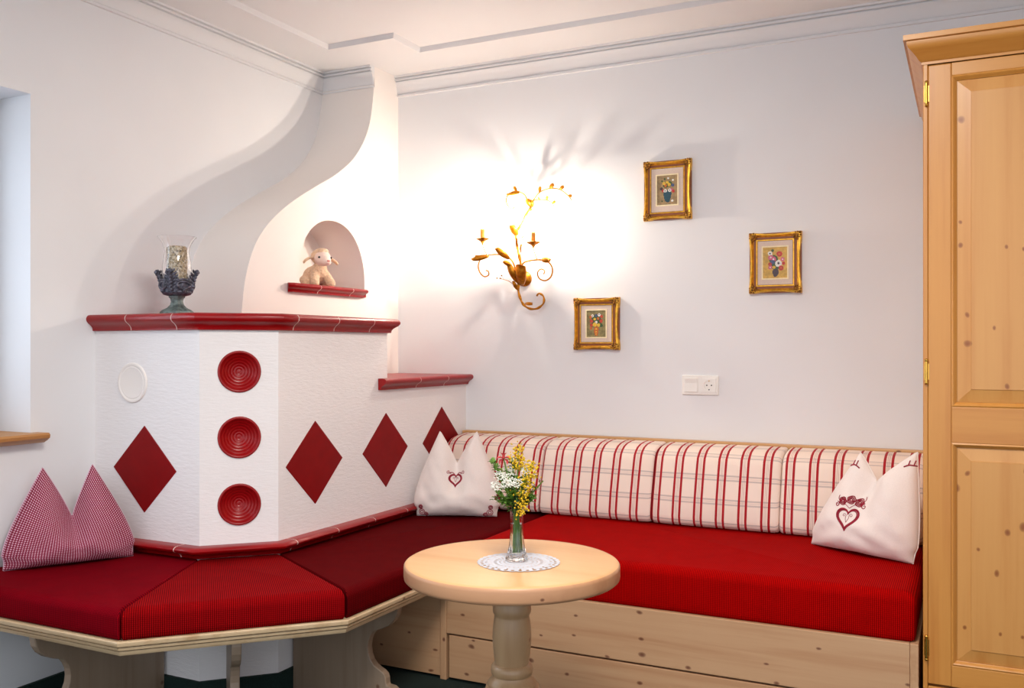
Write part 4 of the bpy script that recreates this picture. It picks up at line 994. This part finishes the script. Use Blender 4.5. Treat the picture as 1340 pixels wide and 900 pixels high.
for (rx, rz, cz_) in ((-.1605, .057, .122), (.085, .026, .094)):
    ps = smoothpts(LP([(rx+.006, -.088, rz), (rx+.004, -.108, rz+.02), (rx, -.12, cz_-.02)]), 5)
    cn_ = link('candle_holder', G().tube(ps, .0022, 8), M['gold_leaf'], lamp, smooth=180)
    c = (lx+rx, ly-.12, lz+cz_)
    link('drip_cup', G().lathe([(.0, -.022), (.003, -.022), (.005, -.014), (.009, -.012), (.009, -.007), (.018, -.003), (.027, .003), (.030, .007), (.0285, .0075), (.018, .001), (0, .001)], c, 32, cap=False, fn=lambda a, r, z: 1+(.10*math.cos(8*a) if r > .02 else 0)), M['gold_leaf'], cn_, smooth=40)
    link('candle_sleeve', G().lathe([(0, .0012), (.0105, .0012), (.0110, .012), (.0100, .03), (.0106, .044), (.0076, .050), (0, .050)], c, 20, cap=False, fn=lambda a, r, z: 1+.04*math.cos(5*a+z*60)), M['candle_tube'], cn_, smooth=50)
    link('bulb', G().lathe([(0, .050), (.0040, .051), (.0046, .055), (.0068, .062), (.0074, .068), (.0064, .075), (.0038, .082), (.0014, .088), (.0, .090)], c, 20, cap=False), M['bulb'], cn_, smooth=180)

# ================================================================ toy lamb in the niche
def toylamb():
    root = thing('toy_lamb', 'cream plush toy lamb standing in the arched niche', 'toy', (0,0,0))
    # local: +x forward, z up, height .15
    def blob(name, balls, mat, vox, parent, disp=0):
        g = G()
        for c, r, sc in balls: g.ball(c, r, 20, 14, sc=sc)
        o = link(name, g, mat, parent, weld=False, smooth=180)
        for p in o.data.polygons: p.use_smooth = True
        md = o.modifiers.new('r', 'REMESH'); md.mode = 'VOXEL'; md.voxel_size = vox; md.use_smooth_shade = True
        ms = o.modifiers.new('s', 'SMOOTH'); ms.iterations = 6
        if disp:
            tx = bpy.data.textures.new('wool', 'CLOUDS'); tx.noise_scale = .008
            dm = o.modifiers.new('d', 'DISPLACE'); dm.texture = tx; dm.strength = disp; dm.mid_level = .5; dm.texture_coords = 'LOCAL'
        return o
    body = [((-.030, 0, .042), .038, (1.05, .98, 1)), ((.0, 0, .048), .036, (1, .98, 1.0)), ((.018, 0, .056), .030, (1, .98, 1.0)), ((.022, 0, .074), .024, (1, 1, .9))]
    for s_ in (1, -1):
        for t in range(6): body.append(((.026+.004*t, s_*(.021+.002*t), .046-.0065*t), .0145+.0003*t, (1, 1, 1)))
        for t in range(5): body.append(((-.036+.008*t, s_*(.032+.002*t), .028-.003*t), .018, (1, 1, .9)))
    blob('body', body, M['wool'], .003, root, .0035)
    blob('head', [((.042, 0, .102), .030, (1.0, 1.0, .95)), ((.030, 0, .112), .026, (1, 1.05, .9)), ((.058, 0, .094), .0225, (1.1, .95, .85)), ((.071, 0, .087), .0170, (1.1, .98, .85))], M['plush_face'], .0025, root)
    blob('wool_cap', [((.022, 0, .110), .031, (1, 1.06, .95)), ((.036, 0, .127), .020, (1.15, 1.25, .7)), ((.049, 0, .122), .011, (1, 1.5, .8))], M['wool'], .0025, root, .0035)
    for s_ in (1, -1):
        link('eye', G().ball((.0615, s_*.0225, .1045), .0040, 12, 8), M['eye'], root, smooth=180)
        pts = smoothpts([Vector((.026, s_*.024, .108)), Vector((.025, s_*.042, .103)), Vector((.026, s_*.056, .095)), Vector((.028, s_*.066, .085))], 4); n = len(pts)
        secs = []
        for i, p in enumerate(pts):
            t = i/(n-1); w = .005+.0115*math.sin(PI*min(1, t*.8+.12)); w = w if i < n-1 else .004
            secs.append([p+Vector((w*.8*math.cos(a), 0, 0))+Vector((0, s_*.5, 1)).normalized()*(.0045*math.sin(a)) for a in [k*PI/6 for k in range(12)]])
        link('ear', G().sweep(secs), M['wool'], root, smooth=180)
    link('nose', G().ball((.0885, 0, .0900), .0048, 10, 8, sc=(.6, 1.3, .8)).tube([(.0865, -.009, .0790), (.0890, 0, .0815), (.0865, .009, .0790)], .0009, 5), M['pink_nose'], root, smooth=180, weld=False)
    return root
lamb = toylamb(); lamb.location = (XF-.068, 3.178, NZ+.0035); lamb.rotation_euler = (0, 0, math.radians(-26)); lamb.scale = (1.2, 1.2, 1.16)

# ================================================================ hurricane candle holder on the stove
hx, hy, hz = -2.415, 2.320, uT+.0562
ch = thing('candle_holder', 'ornate pewter candle holder with glass chimney standing on the stove shelf', 'candle holder', (hx, hy, hz))
link('foot', G().lathe([(0, 0), (.044, 0), (.043, .006), (.037, .012), (.026, .019), (.019, .027), (.016, .036), (.018, .045), (.022, .049), (.022, .053), (0, .053)], (hx, hy, hz), 40, cap=False, fn=lambda a, r, z: 1+(.09*math.cos(8*a) if z < .014 else .05*math.cos(10*a))), M['verdigris'], ch, smooth=50)
link('cup', G().lathe([(0, .0525), (.024, .0525), (.036, .056), (.0405, .062), (.0385, .066), (.041, .072), (.043, .084), (.0425, .094), (.039, .094), (.0385, .084), (.035, .066), (0, .064)], (hx, hy, hz), 40, cap=False, fn=lambda a, r, z: 1+(.04*math.cos(16*a) if .05 < z < .08 else 0)), M['pewter'], ch, smooth=50)
for k in range(4):
    a = math.radians(26.26)+k*PI/2; d = Vector((math.cos(a), math.sin(a), 0)); w_ = Vector((-d.y, d.x, 0))
    g = G(); spine = [(.039, .066), (.043, .080), (.046, .094), (.050, .107), (.056, .120)]
    ps = smoothpts([Vector((hx, hy, hz+z))+d*r for r, z in spine], 3)
    g.tube(ps, [.0055-.002*i/(len(ps)-1) for i in range(len(ps))], 8)
    up_ = Vector((0, 0, 1))
    for i in range(1, len(ps), 2):
        t = i/(len(ps)-1); wd_ = .0125*math.sin(PI*(t*.75+.18))+.003
        for s_ in (1, -1):
            for m_ in (.45, 1.0):
                q = ps[i]+w_*s_*wd_*m_+up_*(.004+.004*m_)-d*.003*m_
                ro = Matrix((d, w_, up_)).transposed() @ Matrix.Rotation(-s_*.7, 3, 'X')
                g.ball(q, .0072-.0022*t, 8, 6, sc=(.55, .62, 1.35), rot=ro)
        g.ball(ps[i]+d*.004, .0048, 8, 6, sc=(1, 1, 1.2))
    for s_ in (-1, 0, 1): g.ball(ps[-1]+w_*s_*.006+d*.003+up_*(.004-.003*abs(s_)), .0055, 8, 6, sc=(1.1, .8, 1))
    link('acanthus_leaf', g, M['pewter'], ch, weld=False, smooth=180)
    a2 = a+PI/4; d2 = Vector((math.cos(a2), math.sin(a2), 0)); w2 = Vector((-d2.y, d2.x, 0)); c0 = Vector((hx, hy, hz+.082))+d2*.043; g = G()
    g.tube([c0+w2*(.020*math.cos(t))+Vector((0, 0, .0105*math.sin(t))) for t in [i*PI/10 for i in range(21)]], .0036, 8)
    g.tube([c0+w2*x+Vector((0, 0, .012+.006*math.cos(x*90))) for x in (-.02, -.01, 0, .01, .02)], .003, 6); g.ball(c0+Vector((0, 0, -.015)), .006, 8, 6)
    link('ring_handle', g, M['pewter'], ch, weld=False, smooth=180)
hz0 = hz
gp = [(.020, .0655), (.030, .068), (.0355, .078), (.0400, .098), (.0420, .118), (.0405, .142), (.0365, .165), (.0345, .180), (.0362, .192), (.0405, .204), (.0470, .215), (.0550, .224)]
link('glass_chimney', G().lathe(gp+[(r-.0014, z+.0003) for r, z in reversed(gp)], (hx, hy, hz), 56, cap=False), M['glass'], ch, smooth=60)
# crusted pillar candle, stands inside
cdl = G(); rnd = random.Random(3); nn_ = 40; prof = [(0, .0668), (.0245, .0668)]+[(.0285, .0675+.0066*i) for i in range(20)]+[(.024, .197), (.018, .190), (0, .189)]
cdl.lathe(prof, (hx, hy, hz), nn_, cap=False, fn=lambda a, r, z: 1+(.035*rnd.uniform(-1, 1) if r > .02 else 0))
co = link('pillar_candle', cdl, M['crust'], smooth=60)
for v in co.data.vertices: v.co -= Vector((hx, hy, hz+.0668))
co.location = (hx, hy, hz+.0668); co['label'] = 'crusted beige pillar candle inside the glass chimney on the stove'; co['category'] = 'candle'
ch.scale = (1.17,)*3; co.scale = (1.17,)*3; co.location = (hx, hy, hz+.0668*1.17)

for o in bpy.data.objects:
    if '_loc' in o: del o['_loc']
